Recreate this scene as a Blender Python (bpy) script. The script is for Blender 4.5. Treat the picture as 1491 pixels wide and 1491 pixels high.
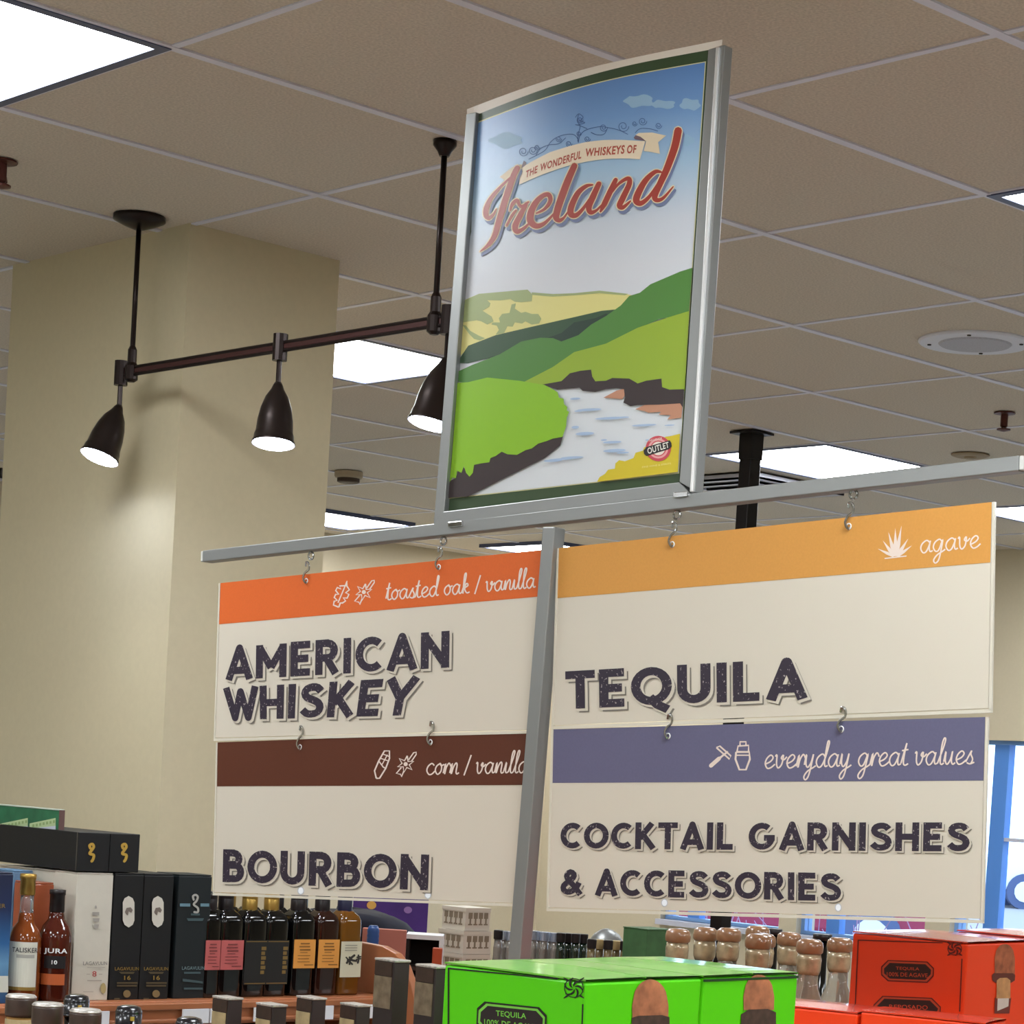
import bpy, bmesh, math, random
import numpy as np
from mathutils import Vector, Matrix
random.seed(7)
sc = bpy.context.scene
for o in list(bpy.data.objects): bpy.data.objects.remove(o)
COL = sc.collection

# ---------------------------------------------------------------- camera
F, CYP, YAW, PITCH, ROLL = 3387.72, 1298.41, .7496, -.0442, .0599
T = .61; U0, V0, BJ = 3.9133, 3.898, 1.3336
CZ = 1.6; CEIL = CZ + 2.1288 * T
_cy, _sy, _cp, _sp, _cr, _sr = math.cos(YAW), math.sin(YAW), math.cos(PITCH), math.sin(PITCH), math.cos(ROLL), math.sin(ROLL)
Wv = np.array([_sy*_cp, _cy*_cp, _sp]); _r = np.array([_cy, -_sy, 0]); _u = np.cross(_r, Wv)
Rv = _cr*_r + _sr*_u; Uv = -_sr*_r + _cr*_u
C0 = np.array([0, 0, CZ])
cam = bpy.data.cameras.new('camera'); camo = bpy.data.objects.new('camera', cam); COL.objects.link(camo)
camo.matrix_world = Matrix(((Rv[0], Uv[0], -Wv[0], 0), (Rv[1], Uv[1], -Wv[1], 0), (Rv[2], Uv[2], -Wv[2], CZ), (0, 0, 0, 1)))
cam.sensor_width = 36; cam.lens = F / 1491 * 36; cam.shift_y = (CYP - 745.5) / 1491
cam.clip_start = .05; cam.clip_end = 300
sc.camera = camo

# ---------------------------------------------------------------- world, exposure
sc.view_settings.view_transform = 'Standard'; sc.view_settings.look = 'None'
sc.view_settings.gamma = 1; sc.view_settings.use_curve_mapping = False
sc.view_settings.exposure = 0.1
PANEL_E = 21.0      # strength of the ceiling light diffusers
SPOT_E = 9.0       # watts of the track heads
SKY_E = 3.2
w = bpy.data.worlds.new('sky'); sc.world = w; w.use_nodes = True
bg = w.node_tree.nodes['Background']; bg.inputs[0].default_value = (.60, .78, 1, 1); bg.inputs[1].default_value = SKY_E

def ray(x, y): return Wv + Rv*(x-745.5)/F + Uv*(CYP-y)/F
def onz(x, y, z): d = ray(x, y); return C0 + d*((z-CZ)/d[2])
def onp(x, y, ax, val): d = ray(x, y); return C0 + d*((val-C0[ax])/d[ax])
def atd(x, y, d): return C0 + ray(x, y)*d

# ---------------------------------------------------------------- helpers
def lin(c):
    c = [v/255 for v in c]
    return tuple(v/12.92 if v <= .04045 else ((v+.055)/1.055)**2.4 for v in c) + (1,)
MATS = {}
def mat(name, rgb, rough=.6, metal=0., coat=0., var=0., scale=30., spec=.5, bump=0., trans=0., emit=None, ior=1.45):
    if name in MATS: return MATS[name]
    m = bpy.data.materials.new(name); m.use_nodes = True; nt = m.node_tree; b = nt.nodes['Principled BSDF']
    b.inputs['Base Color'].default_value = lin(rgb); b.inputs['Roughness'].default_value = rough
    b.inputs['Metallic'].default_value = metal; b.inputs['Specular IOR Level'].default_value = spec
    b.inputs['Coat Weight'].default_value = coat; b.inputs['Coat Roughness'].default_value = .08
    b.inputs['Transmission Weight'].default_value = trans; b.inputs['IOR'].default_value = ior
    if emit: b.inputs['Emission Color'].default_value = lin(emit[0]); b.inputs['Emission Strength'].default_value = emit[1]
    if var or bump:
        tc = nt.nodes.new('ShaderNodeTexCoord'); nz = nt.nodes.new('ShaderNodeTexNoise'); nz.inputs['Scale'].default_value = scale
        nz.inputs['Detail'].default_value = 4; nt.links.new(tc.outputs['Object'], nz.inputs['Vector'])
        if var:
            mr = nt.nodes.new('ShaderNodeMapRange'); mr.inputs['From Min'].default_value = .3; mr.inputs['From Max'].default_value = .7
            mr.inputs['To Min'].default_value = 1-var; mr.inputs['To Max'].default_value = 1+var
            nt.links.new(nz.outputs['Fac'], mr.inputs['Value'])
            mx = nt.nodes.new('ShaderNodeVectorMath'); mx.operation = 'SCALE'; mx.inputs[0].default_value = lin(rgb)[:3]
            nt.links.new(mr.outputs['Result'], mx.inputs['Scale']); nt.links.new(mx.outputs['Vector'], b.inputs['Base Color'])
        if bump:
            bp = nt.nodes.new('ShaderNodeBump'); bp.inputs['Strength'].default_value = bump; bp.inputs['Distance'].default_value = .002
            nt.links.new(nz.outputs['Fac'], bp.inputs['Height']); nt.links.new(bp.outputs['Normal'], b.inputs['Normal'])
    MATS[name] = m; return m
def ramp_mat(name, rgb_lo, rgb_hi, lo, hi, axis='Z', rough=.4):
    "flat printed colour gradient along an object axis"
    m = bpy.data.materials.new(name); m.use_nodes = True; nt = m.node_tree; b = nt.nodes['Principled BSDF']
    b.inputs['Roughness'].default_value = rough
    tc = nt.nodes.new('ShaderNodeTexCoord'); sp = nt.nodes.new('ShaderNodeSeparateXYZ'); mr = nt.nodes.new('ShaderNodeMapRange')
    mr.inputs['From Min'].default_value = lo; mr.inputs['From Max'].default_value = hi
    cr = nt.nodes.new('ShaderNodeValToRGB'); cr.color_ramp.elements[0].color = lin(rgb_lo[0]); cr.color_ramp.elements[1].color = lin(rgb_hi)
    for k, (p, c) in enumerate(rgb_lo[1:]):
        e = cr.color_ramp.elements.new(p); e.color = lin(c)
    nt.links.new(tc.outputs['Object'], sp.inputs[0]); nt.links.new(sp.outputs[axis], mr.inputs['Value'])
    nt.links.new(mr.outputs[0], cr.inputs[0]); nt.links.new(cr.outputs[0], b.inputs['Base Color'])
    MATS[name] = m; return m
def speck_mat(name, rgb, rgb2, scale, thr):
    m = bpy.data.materials.new(name); m.use_nodes = True; nt = m.node_tree; b = nt.nodes['Principled BSDF']
    b.inputs['Roughness'].default_value = .5
    tc = nt.nodes.new('ShaderNodeTexCoord'); nz = nt.nodes.new('ShaderNodeTexNoise'); nz.inputs['Scale'].default_value = scale
    nz.inputs['Detail'].default_value = 2
    mr = nt.nodes.new('ShaderNodeMapRange'); mr.inputs['From Min'].default_value = thr; mr.inputs['From Max'].default_value = thr+.03
    mx = nt.nodes.new('ShaderNodeMix'); mx.data_type = 'RGBA'; mx.inputs[6].default_value = lin(rgb); mx.inputs[7].default_value = lin(rgb2)
    nt.links.new(tc.outputs['Object'], nz.inputs['Vector']); nt.links.new(nz.outputs['Fac'], mr.inputs['Value'])
    nt.links.new(mr.outputs[0], mx.inputs[0]); nt.links.new(mx.outputs[2], b.inputs['Base Color'])
    MATS[name] = m; return m

ORG = {}
def org(o): return ORG.get(o.name, np.zeros(3)) if o else np.zeros(3)
def tag(o, label=None, cat=None, group=None, kind=None):
    if label: o['label'] = label
    if cat: o['category'] = cat
    if group: o['group'] = group
    if kind: o['kind'] = kind
    return o
def thing(name, loc, label, cat, group=None):
    o = bpy.data.objects.new(name, None); COL.objects.link(o); o.location = loc; o.empty_display_size = .05
    ORG[o.name] = np.array(loc, float)
    return tag(o, label, cat, group)
def mesh(name, v, f, m, parent=None, smooth=False, local=False, label=None):
    me = bpy.data.meshes.new(name)
    v = np.array(v, float).reshape(-1, 3)
    if parent is not None and not local: v = v - org(parent)
    me.from_pydata([tuple(p) for p in v], [], f); me.materials.append(m)
    if smooth:
        for p in me.polygons: p.use_smooth = True
    me.update()
    o = bpy.data.objects.new(name, me); COL.objects.link(o)
    if parent is not None:
        o.parent = parent; ORG[o.name] = org(parent)
    if label: o['label'] = label
    return o
class MB:
    def __init__(s): s.v = []; s.f = []
    def add(s, v, f):
        n = len(s.v); s.v += [tuple(map(float, p)) for p in v]; s.f += [tuple(i+n for i in q) for q in f]; return s
    def box(s, x0, x1, y0, y1, z0, z1):
        return s.add([(x0,y0,z0),(x1,y0,z0),(x1,y1,z0),(x0,y1,z0),(x0,y0,z1),(x1,y0,z1),(x1,y1,z1),(x0,y1,z1)],
                     [(0,3,2,1),(4,5,6,7),(0,1,5,4),(1,2,6,5),(2,3,7,6),(3,0,4,7)])
    def hexa(s, a, b):  # two quads
        return s.add(list(a)+list(b), [(3,2,1,0),(4,5,6,7),(0,1,5,4),(1,2,6,5),(2,3,7,6),(3,0,4,7)])
    def prism(s, pts, d):
        n = len(pts); d = np.array(d, float); p = [np.array(q, float) for q in pts]
        return s.add(p+[q+d for q in p], [tuple(range(n))[::-1], tuple(range(n, 2*n))]+[(i, (i+1) % n, (i+1) % n+n, i+n) for i in range(n)])
    def lathe(s, prof, c=(0,0,0), n=20, sq=None):
        "prof: list of (r,z); sq: superellipse exponent for squared sections"
        c = np.array(c, float); v = []; f = []
        for r, z in prof:
            for k in range(n):
                a = 2*math.pi*(k+.5)/n; ca, sa = math.cos(a), math.sin(a)
                q = 1.
                if sq: q = 1/((abs(ca)**sq+abs(sa)**sq)**(1/sq))
                v.append(c+np.array([r*q*ca, r*q*sa, z]))
        m = len(prof)
        for i in range(m-1):
            for k in range(n): f.append((i*n+k, i*n+(k+1) % n, (i+1)*n+(k+1) % n, (i+1)*n+k))
        f.append(tuple(range(n))[::-1]); f.append(tuple(range((m-1)*n, m*n)))
        return s.add(v, f)
    def tube(s, pts, r, n=8, sq=False):
        P = [np.array(p, float) for p in pts]; rr = r if hasattr(r, '__len__') else [r]*len(P)
        up = None; v = []; f = []
        for i, p in enumerate(P):
            d = P[min(i+1, len(P)-1)]-P[max(i-1, 0)]; d = d/np.linalg.norm(d)
            if up is None:
                a = np.array([0,0,1.]) if abs(d[2]) < .9 else np.array([1.,0,0]); up = a
            x = np.cross(d, up); x /= np.linalg.norm(x); y = np.cross(x, d); up = y
            for k in range(n):
                a = 2*math.pi*(k+.5)/n; v.append(p+rr[i]*(math.cos(a)*x+math.sin(a)*y))
        for i in range(len(P)-1):
            for k in range(n): f.append((i*n+k, i*n+(k+1) % n, (i+1)*n+(k+1) % n, (i+1)*n+k))
        f.append(tuple(range(n))[::-1]); f.append(tuple(range((len(P)-1)*n, len(P)*n)))
        return s.add(v, f)
    def build(s, name, m, parent=None, smooth=False, local=False, label=None, bevel=0):
        o = mesh(name, s.v, s.f, m, parent, False, local, label)
        me = o.data
        if smooth:
            for p in me.polygons: p.use_smooth = len(p.vertices) == 4
        if bevel:
            b = o.modifiers.new('bevel', 'BEVEL'); b.width = bevel; b.segments = 2; b.limit_method = 'ANGLE'
        return o
def copy_tree(o, parent=None):
    c = o.copy(); COL.objects.link(c); ORG[c.name] = ORG.get(o.name, np.zeros(3))
    if parent: c.parent = parent
    for ch in list(o.children): copy_tree(ch, c)
    return c

# ---- flat print: outlines in photo pixels laid on a real surface (a plane or the curved poster)
class Surf:
    def __init__(s, p0, n, bulge=None, D=None, hw=1, sc_=0, amp=0, z0=0, z1=1):
        s.p0 = np.array(p0, float); n = np.array(n, float); n = n/np.linalg.norm(n)
        if n @ (C0-s.p0) < 0: n = -n
        s.n = n; s.D = D; s.hw = hw; s.sc = sc_; s.amp = amp; s.z0 = z0; s.z1 = z1
    def at(s, x, y, off=0.):
        d = ray(x, y); base = (s.n@(s.p0-C0))
        b = 0.
        for k in range(8 if s.amp else 1):
            q = C0+d*((base+b+off)/(s.n@d))
            if s.amp: b = s.amp*(.22+.78*min(1, max(0, (q[2]-s.z0)/(s.z1-s.z0))))*max(0, 1-((q-s.p0)@s.D-s.sc)**2/s.hw**2)
            else: break
        return q
def decal(name, polys, surf, layer, m, parent, label=None, grid=0, step=.0003):
    off = layer*step; V = []; Fc = []
    for pi, P in enumerate(polys):
        bm = bmesh.new(); vs = [bm.verts.new((x, -y, 0)) for x, y in P]
        try: bm.faces.new(vs)
        except Exception: continue
        bmesh.ops.triangulate(bm, faces=bm.faces[:])
        if grid:
            xs = [p[0] for p in P]
            k = math.floor(min(xs)/grid)+1
            while k*grid < max(xs):
                bmesh.ops.bisect_plane(bm, geom=bm.verts[:]+bm.edges[:]+bm.faces[:], plane_co=(k*grid, 0, 0), plane_no=(1, 0, 0)); k += 1
            ys = [-p[1] for p in P]; gy = grid*5; k = math.floor(min(ys)/gy)+1
            while k*gy < max(ys):
                bmesh.ops.bisect_plane(bm, geom=bm.verts[:]+bm.edges[:]+bm.faces[:], plane_co=(0, k*gy, 0), plane_no=(0, 1, 0)); k += 1
            bmesh.ops.triangulate(bm, faces=bm.faces[:])
        bm.normal_update(); bm.verts.ensure_lookup_table()
        n0 = len(V); 
        for i, v in enumerate(bm.verts): v.index = i; V.append(surf.at(v.co.x, -v.co.y, off))
        for f in bm.faces:
            idx = [v.index+n0 for v in f.verts]
            Fc.append(idx if f.normal.z > 0 else idx[::-1])
        bm.free()
    return mesh(name, V, Fc, m, parent, label=label)
def ell(cx, cy, a, b, n=20, rot=0, jit=0):
    return [(cx+(a*math.cos(t)*math.cos(rot)-b*math.sin(t)*math.sin(rot))*(1+random.uniform(-jit, jit)),
             cy+(a*math.cos(t)*math.sin(rot)+b*math.sin(t)*math.cos(rot))*(1+random.uniform(-jit, jit))) for t in [2*math.pi*k/n for k in range(n)]]
def smooth_path(p, k=5):
    p = [np.array(q, float) for q in p]; out = []
    for i in range(len(p)-1):
        a, b, c, d = p[max(i-1, 0)], p[i], p[i+1], p[min(i+2, len(p)-1)]
        for j in range(k):
            t = j/k; out.append(.5*((2*b)+(c-a)*t+(2*a-5*b+4*c-d)*t*t+(3*b-a-3*c+d)*t**3))
    out.append(p[-1]); return out
def ribbon(path, w, ends=True):
    "outline strips (quads) of a stroke of width w (number or list) along path"
    P = [np.array(p[:2], float) for p in path]; n = len(P)
    ww = [w]*n if not hasattr(w, '__len__') else list(np.interp(np.linspace(0, 1, n), np.linspace(0, 1, len(w)), w))
    L = []; R_ = []
    for i in range(n):
        d = P[min(i+1, n-1)]-P[max(i-1, 0)]; l = np.linalg.norm(d); d = d/l if l > 1e-9 else np.array([1., 0])
        nn = np.array([-d[1], d[0]])*ww[i]/2; L.append(P[i]+nn); R_.append(P[i]-nn)
    polys = [[L[i], L[i+1], R_[i+1], R_[i]] for i in range(n-1)]
    if ends:
        for q, wd in ((P[0], ww[0]), (P[-1], ww[-1])): polys.append(ell(q[0], q[1], wd/2, wd/2, 8))
    return polys
# zoom-view coordinates -> photo pixels
def Z(ox, oy, s): return lambda pts: [(ox+x*s, oy+y*s) for x, y in pts]
ZA = Z(660, 50, 420/1491); ZB = Z(620, 380, 460/1491); ZC = Z(740, 150, 260/1491)
ZI = Z(690, 180, 320/1491); ZP1 = Z(290, 740, 540/1491); ZP2 = Z(290, 1030, 540/1491); ZP3 = Z(780, 650, 711/1491); ZP4 = Z(780, 1010, 711/1491)
ZP5 = Z(470, 820, 330/1491); ZP6 = Z(1240, 740, 251/1491)

# ---- lettering from the built-in font, mapped into a quad TL,TR,BR,BL (pixels)
_tc = {}
def text_geo(s, bold, ext=0):
    key = (s, bold)
    if key in _tc: return _tc[key]
    cu = bpy.data.curves.new('t', 'FONT'); cu.body = s; cu.offset = bold; cu.resolution_u = 3; cu.space_character = 1+bold*3.2; cu.space_word = .8
    ob = bpy.data.objects.new('t', cu); COL.objects.link(ob)
    dg = bpy.context.evaluated_depsgraph_get(); me = bpy.data.meshes.new_from_object(ob.evaluated_get(dg))
    v = np.array([tuple(q.co)[:2] for q in me.vertices]); f = [tuple(p.vertices) for p in me.polygons]
    bpy.data.objects.remove(ob); bpy.data.curves.remove(cu); bpy.data.meshes.remove(me)
    lo, hi = v.min(0), v.max(0)
    # baseline / cap height normalisation
    cap0, cap1 = -bold, .729*1.0+bold if False else hi[1]
    _tc[key] = (v, f, lo, hi); return _tc[key]
def quadmap(q):
    (x0,y0),(x1,y1),(x2,y2),(x3,y3) = q  # TL TR BR BL
    src = [(0,1),(1,1),(1,0),(0,0)]; A = []; B = []
    for (u, v), (x, y) in zip(src, q):
        A += [[u,v,1,0,0,0,-u*x,-v*x],[0,0,0,u,v,1,-u*y,-v*y]]; B += [x, y]
    h = np.linalg.solve(np.array(A, float), np.array(B, float))
    return lambda u, v: ((h[0]*u+h[1]*v+h[2])/(h[6]*u+h[7]*v+1), (h[3]*u+h[4]*v+h[5])/(h[6]*u+h[7]*v+1))
def letters(name, s, quad, surf, layer, m, parent, bold=.02, off=(0, 0), base=None, step=.0003, label=None):
    v, f, lo, hi = text_geo(s, bold)
    b0 = lo[1] if base is None else base-bold
    mp = quadmap(quad); V = []
    for p in v:
        x, y = mp((p[0]-lo[0])/(hi[0]-lo[0]), (p[1]-b0)/(hi[1]-b0)); V.append(surf.at(x+off[0], y+off[1], layer*step))
    return mesh(name, V, f, m, parent, label=label)
# ---- one-line script hand
SG = {
 'a': ([[(.75,.8),(.5,1),(.15,.75),(.05,.35),(.25,0),(.5,.1),(.72,.6),(.8,.95),(.72,.4),(.8,.05),(1,.12)]], 1.0),
 'c': ([[(.75,.8),(.5,1),(.15,.75),(.05,.35),(.3,0),(.6,.05),(.85,.3)]], .85),
 'd': ([[(.72,.8),(.5,1),(.15,.75),(.05,.35),(.25,0),(.5,.1),(.75,.7),(.98,1.8),(.9,2.0),(.82,1.7),(.72,.5),(.8,.05),(1,.12)]], 1.0),
 'e': ([[(.05,.3),(.5,.5),(.7,.8),(.5,1),(.2,.75),(.1,.35),(.3,0),(.6,.05),(.9,.3)]], .88),
 'g': ([[(.72,.8),(.5,1),(.15,.75),(.05,.35),(.25,.02),(.5,.15),(.78,.95),(.65,0),(.5,-.7),(.25,-.95),(.1,-.7),(.35,-.3),(.8,-.02),(1,.12)]], 1.0),
 'i': ([[(0,.15),(.22,.98),(.18,.3),(.26,.02),(.48,.12)]], .46),
 'k': ([[(0,.1),(.3,1.0),(.45,1.9),(.35,2),(.25,1.6),(.15,0)],[(.17,.4),(.5,.98),(.66,.78),(.32,.5),(.55,.05),(.85,.12)]], .85),
 'l': ([[(0,.1),(.35,1.2),(.5,1.9),(.38,2),(.25,1.5),(.2,.3),(.32,0),(.52,.12)]], .5),
 'n': ([[(0,.1),(.17,.98),(.15,0),(.32,.62),(.55,1),(.67,.8),(.62,.2),(.72,0),(.92,.12)]], .9),
 'o': ([[(.5,1),(.15,.75),(.05,.35),(.3,0),(.6,.25),(.65,.7),(.48,1),(.6,.78),(.9,.9)]], .86),
 'r': ([[(0,.1),(.17,.98),(.15,0),(.27,.62),(.5,1),(.66,.82)],[(.66,.82),(.7,.7)]], .66),
 's': ([[(0,.15),(.42,1),(.38,.75),(.56,.35),(.4,0),(.1,.1)],[(.42,.0),(.72,.12)]], .7),
 't': ([[(0,.15),(.35,1.7),(.24,1.0),(.2,.2),(.35,0),(.6,.12)],[(.0,1.12),(.52,1.2)]], .56),
 'u': ([[(0,.2),(.12,1),(.12,.3),(.3,0),(.55,.4),(.66,1),(.62,.3),(.75,0),(.95,.12)]], .92),
 'v': ([[(0,.88),(.12,1),(.15,.3),(.32,0),(.58,.3),(.66,.98),(.5,.75),(.72,.62),(.95,.85)]], .9),
 'y': ([[(0,.2),(.12,1),(.12,.3),(.3,0),(.55,.4),(.68,1),(.55,0),(.4,-.7),(.18,-.95),(.05,-.7),(.3,-.3),(.75,-.02),(.95,.12)]], .92),
 '/': ([[(.0,-.15),(.55,1.7)]], .6), ' ': ([], .55)}
def script(name, s, L, R_, xh, surf, layer, m, parent, wpx=2.0):
    tot = sum(SG[c][1] for c in s); L = np.array(L, float); R_ = np.array(R_, float); ex = (R_-L)/tot
    up = np.array([ex[1], -ex[0]]); up = up/np.linalg.norm(up)*xh; up = up+ex*.12
    polys = []; x = 0
    for c in s:
        for st in SG[c][0]:
            path = smooth_path([L+ex*(x+a)+up*b for a, b in st], 4 if c != '/' else 1)
            polys += ribbon(path, wpx, False)
        x += SG[c][1]
    return stack(name, polys, surf, layer, m, parent)
def stack(name, polys, surf, layer, m, parent, step=.0003, eps=4e-7, grid=0, label=None):
    "many small overlapping polygons in one print layer, each a hair above the last"
    V = []; Fc = []
    for k, P in enumerate(polys):
        ar = sum(P[i][0]*P[(i+1) % len(P)][1]-P[(i+1) % len(P)][0]*P[i][1] for i in range(len(P)))
        if abs(ar) < 1e-9: continue
        if ar > 0: P = P[::-1]
        n0 = len(V); V += [surf.at(x, y, layer*step+k*eps) for x, y in P]; Fc.append(tuple(range(n0, n0+len(P))))
    return mesh(name, V, Fc, m, parent, label=label)

# ================================================================ materials
TILE = mat('ceiling_tile', (202, 190, 175), .9, var=.15, scale=180, bump=.25)
GRID = mat('ceiling_grid', (214, 214, 228), .4)
WALL = mat('wall_paint', (201, 188, 162), .75, var=.015, scale=60)
COLM = mat('column_paint', (203, 191, 160), .75, var=.02, scale=60)
FLOOR = mat('floor_vinyl', (162, 166, 162), .35, var=.08, scale=6)
BLACKM = mat('black_metal', (26, 21, 21), .38, .3)
BRONZE = mat('bronze_black', (38, 28, 26), .3, .6)
SILVER = mat('brushed_aluminium', (150, 152, 152), .42, .75)
CHROME = mat('chrome', (200, 200, 200), .12, 1)
CREAM = mat('sign_cream', (205, 197, 183), .42, coat=.15)
SLEEVE = mat('clear_sleeve', (212, 206, 192), .12, coat=.6)
INK = speck_mat('ink_purple_black', (38, 27, 46), (150, 140, 140), 230, .655)
INKL = mat('ink_shadow_line', (120, 114, 106), .5)
SCRIPTW = mat('print_cream', (222, 205, 195), .5)
WOOD = mat('cherry_wood', (160, 98, 62), .38, coat=.2, var=.12, scale=8)
DARKIN = mat('dark_interior', (30, 22, 20), .8)
WHITE = mat('white_card', (222, 214, 200), .5)
PAPER = mat('paper_white', (222, 222, 226), .5)

# ================================================================ setting
MB().box(-4, 9.55, -5, 10.0, -.05, 0).build('floor', FLOOR)['kind'] = 'structure'
ceil = MB().box(-4, 9.55, -5, 10.0, CEIL+.02, CEIL+.08).build('ceiling', mat('ceiling_void', (60, 56, 52), .9)); ceil['kind'] = 'structure'
lights = [(5, 2, 0), (5, 5, 0), (2, -1, 0), (0, 2, 0), (5, 7, 0)]       # (i, j) grid cells
tile_me = MB().box(-BJ*T/2+.004, BJ*T/2-.004, -T/2+.004, T/2-.004, 0, .014)
def pj(P):
    P = np.array(P)-C0; z = P@Wv; return (745.5+F*(P@Rv)/z, CYP-F*(P@Uv)/z) if z > .1 else (1e6, 1e6)
first = None; rest = MB(); nt_ = 0
for i in range(-11, 13):
    for j in range(-7, 10):
        x = (U0+(j+.5)*BJ)*T; y = (V0+i+.5)*T
        if (i, j, 0) in lights: continue
        x0, x1 = x-BJ*T/2, x+BJ*T/2; y0, y1 = y-T/2, y+T/2
        if x1 > 9.45 or y1 > 9.95: pass
        px, py = pj((x, y, CEIL))
        if -150 < px < 1640 and -200 < py < 860:
            x1c = min(x1, 9.4); y1c = min(y1, 9.87)
            if x1c-x0 < .05 or y1c-y0 < .05: continue
            if x1c < x1 or y1c < y1:
                o = MB().box(x0+.004, x1c-.001, y0+.004, y1c-.001, CEIL, CEIL+.014).build('ceiling_tile', TILE, ceil)
            else:
                if first is None:
                    first = tile_me.build('ceiling_tile', TILE, ceil, local=True); o = first
                else:
                    o = first.copy(); COL.objects.link(o)
                o.location = (x, y, CEIL)
        elif x0 < 9.35 and y0 < 9.82:
            rest.box(x0+.004, min(x1, 9.4)-.004, y0+.004, min(y1, 9.87)-.004, CEIL, CEIL+.014)
rest.build('distant_tile_field', TILE, ceil)['kind'] = 'stuff'
for i in range(-11, 14):
    y = (V0+i)*T
    if -5 < y < 9.85: MB().box(-4, 9.4, y-.011, y+.011, CEIL-.004, CEIL+.018).build('grid_bar', GRID, ceil)
for j in range(-7, 10):
    x = (U0+j*BJ)*T
    if -4 < x < 9.4: MB().box(x-.008, x+.008, -5, 9.85, CEIL-.003, CEIL+.018).build('grid_bar', GRID, ceil)

# window wall at x = 9.4
WIN = [(8.88, 8.02, .93, 1.975), (7.90, 7.07, .93, 1.975), (6.92, 6.02, .93, 1.975), (5.88, 5.02, .93, 1.975), (4.88, 4.02, .93, 1.975)]
wb = MB(); ys = 10.0
for (ya, yb, z0, z1) in WIN:
    wb.box(9.4, 9.55, ya, ys, 0, CEIL+.02); wb.box(9.4, 9.55, yb, ya, 0, z0); wb.box(9.4, 9.55, yb, ya, z1, CEIL+.02); ys = yb
wb.box(9.4, 9.55, -5, ys, 0, CEIL+.02)
wr = wb.build('wall_right', WALL); wr['kind'] = 'structure'
wk = MB().box(-4, 9.4, 9.87, 10.0, 0, CEIL+.02).build('wall_back', WALL); wk['kind'] = 'structure'
wk = MB().box(-4.1, -4, -5, 10.0, 0, CEIL+.02).build('wall_left', WALL); wk['kind'] = 'structure'
wk = MB().box(-4, 9.4, -5.1, -5, 0, CEIL+.02).build('wall_front', WALL); wk['kind'] = 'structure'
FRAME = mat('window_frame', (128, 168, 224), .4); MULL = mat('window_mullion', (84, 138, 214), .4); GLASS = mat('window_glass', (245, 250, 255), .0, trans=1, ior=1.02, spec=.2)
SILL = mat('window_sill', (190, 190, 205), .5)
for n, (ya, yb, z0, z1) in enumerate(WIN):
    b = MB(); b.box(9.44, 9.50, ya-.025, ya, z0, z1); b.box(9.44, 9.50, yb, yb+.025, z0, z1); b.box(9.44, 9.5, yb+.025, ya-.025, z0, z0+.02); b.box(9.44, 9.5, yb+.025, ya-.025, z1-.02, z1)
    fo = b.build('window_%d' % (n+1), FRAME); fo['kind'] = 'structure'
    MB().box(9.468, 9.472, yb+.025, ya-.025, z0+.02, z1-.02).build('pane', GLASS, fo)
    MB().box(9.445, 9.495, ya-.25, ya-.165, z0+.02, z1-.02).build('mullion', MULL, fo)
    MB().box(9.45, 9.49, yb+.025, ya-.25, 1.487, 1.505).build('crossbar', SILL, fo)
    MB().box(9.36, 9.44, yb, ya, z0-.03, z0).build('sill', SILL, fo)
# column
MB().box(3.19, 3.645, 4.69, 5.50, 0, CEIL).build('wall_column', COLM)['kind'] = 'structure'
MB().box(3.175, 3.66, 4.675, 5.515, 0, .1).build('baseboard_column', mat('baseboard', (60, 45, 38), .5))['kind'] = 'structure'

# ceiling light panels
DIFF = mat('light_diffuser', (255, 255, 255), .5, emit=((247, 252, 255), PANEL_E)); LFR = mat('light_frame', (70, 78, 110), .4)
def panel(x0, x1, y0, y1, label, low=0., grp='recessed square ceiling lights'):
    z = CEIL-low
    t = thing('ceiling_light', ((x0+x1)/2, (y0+y1)/2, z), label, 'ceiling light', grp)
    b = MB(); fw = .022
    b.box(x0, x1, y0, y0+fw, z-.006, z+.016); b.box(x0, x1, y1-fw, y1, z-.006, z+.016)
    b.box(x0, x0+fw, y0+fw, y1-fw, z-.006, z+.016); b.box(x1-fw, x1, y0+fw, y1-fw, z-.006, z+.016)
    b.build('frame', LFR, t); MB().box(x0+fw, x1-fw, y0+fw, y1-fw, z-.002, z+.012).build('diffuser', DIFF, t)
LN = {(5, 2): 'lit ceiling panel between the cream column and the tall poster, upper one', (5, 5): 'lit ceiling panel crossed by the black ceiling post',
      (2, -1): 'big bright ceiling panel at the top left corner', (0, 2): 'ceiling panel tip at right edge above the round speaker', (5, 7): 'ceiling panel at far right just beside the amber band sign'}
for (i, j, _) in lights: panel((U0+j*BJ)*T, (U0+(j+1)*BJ)*T, (V0+i)*T, (V0+i+1)*T, LN[(i, j)])
def pan2(i0, i1, j0, j1, lab): panel((U0+j0*BJ)*T, (U0+j1*BJ)*T, (V0+i0)*T, (V0+i1)*T, lab, .012)
pan2(10.83, 11.7, 5.35, 6.35, 'lit ceiling panel right of the column just above the grey crossbar')
pan2(10.55, 11.5, 7.33, 8.33, 'thin lit ceiling panel seen low behind the grey sign pole')
LL = [(-2, -1), (-5, -1), (-2, -4), (1, -4), (-5, -4), (-5, 2), (-4, 5), (4, -5), (8, -4), (-2, -7), (-8, 2), (2, -7), (-8, -1)]  # unseen panels, added to light the room and the sign faces
for k, (i, j) in enumerate(LL): panel((U0+j*BJ)*T, (U0+(j+1)*BJ)*T, (V0+i)*T, (V0+i+1)*T, 'unseen square ceiling light panel added to light the room', .012, 'unseen ceiling lights added for room light')

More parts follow.
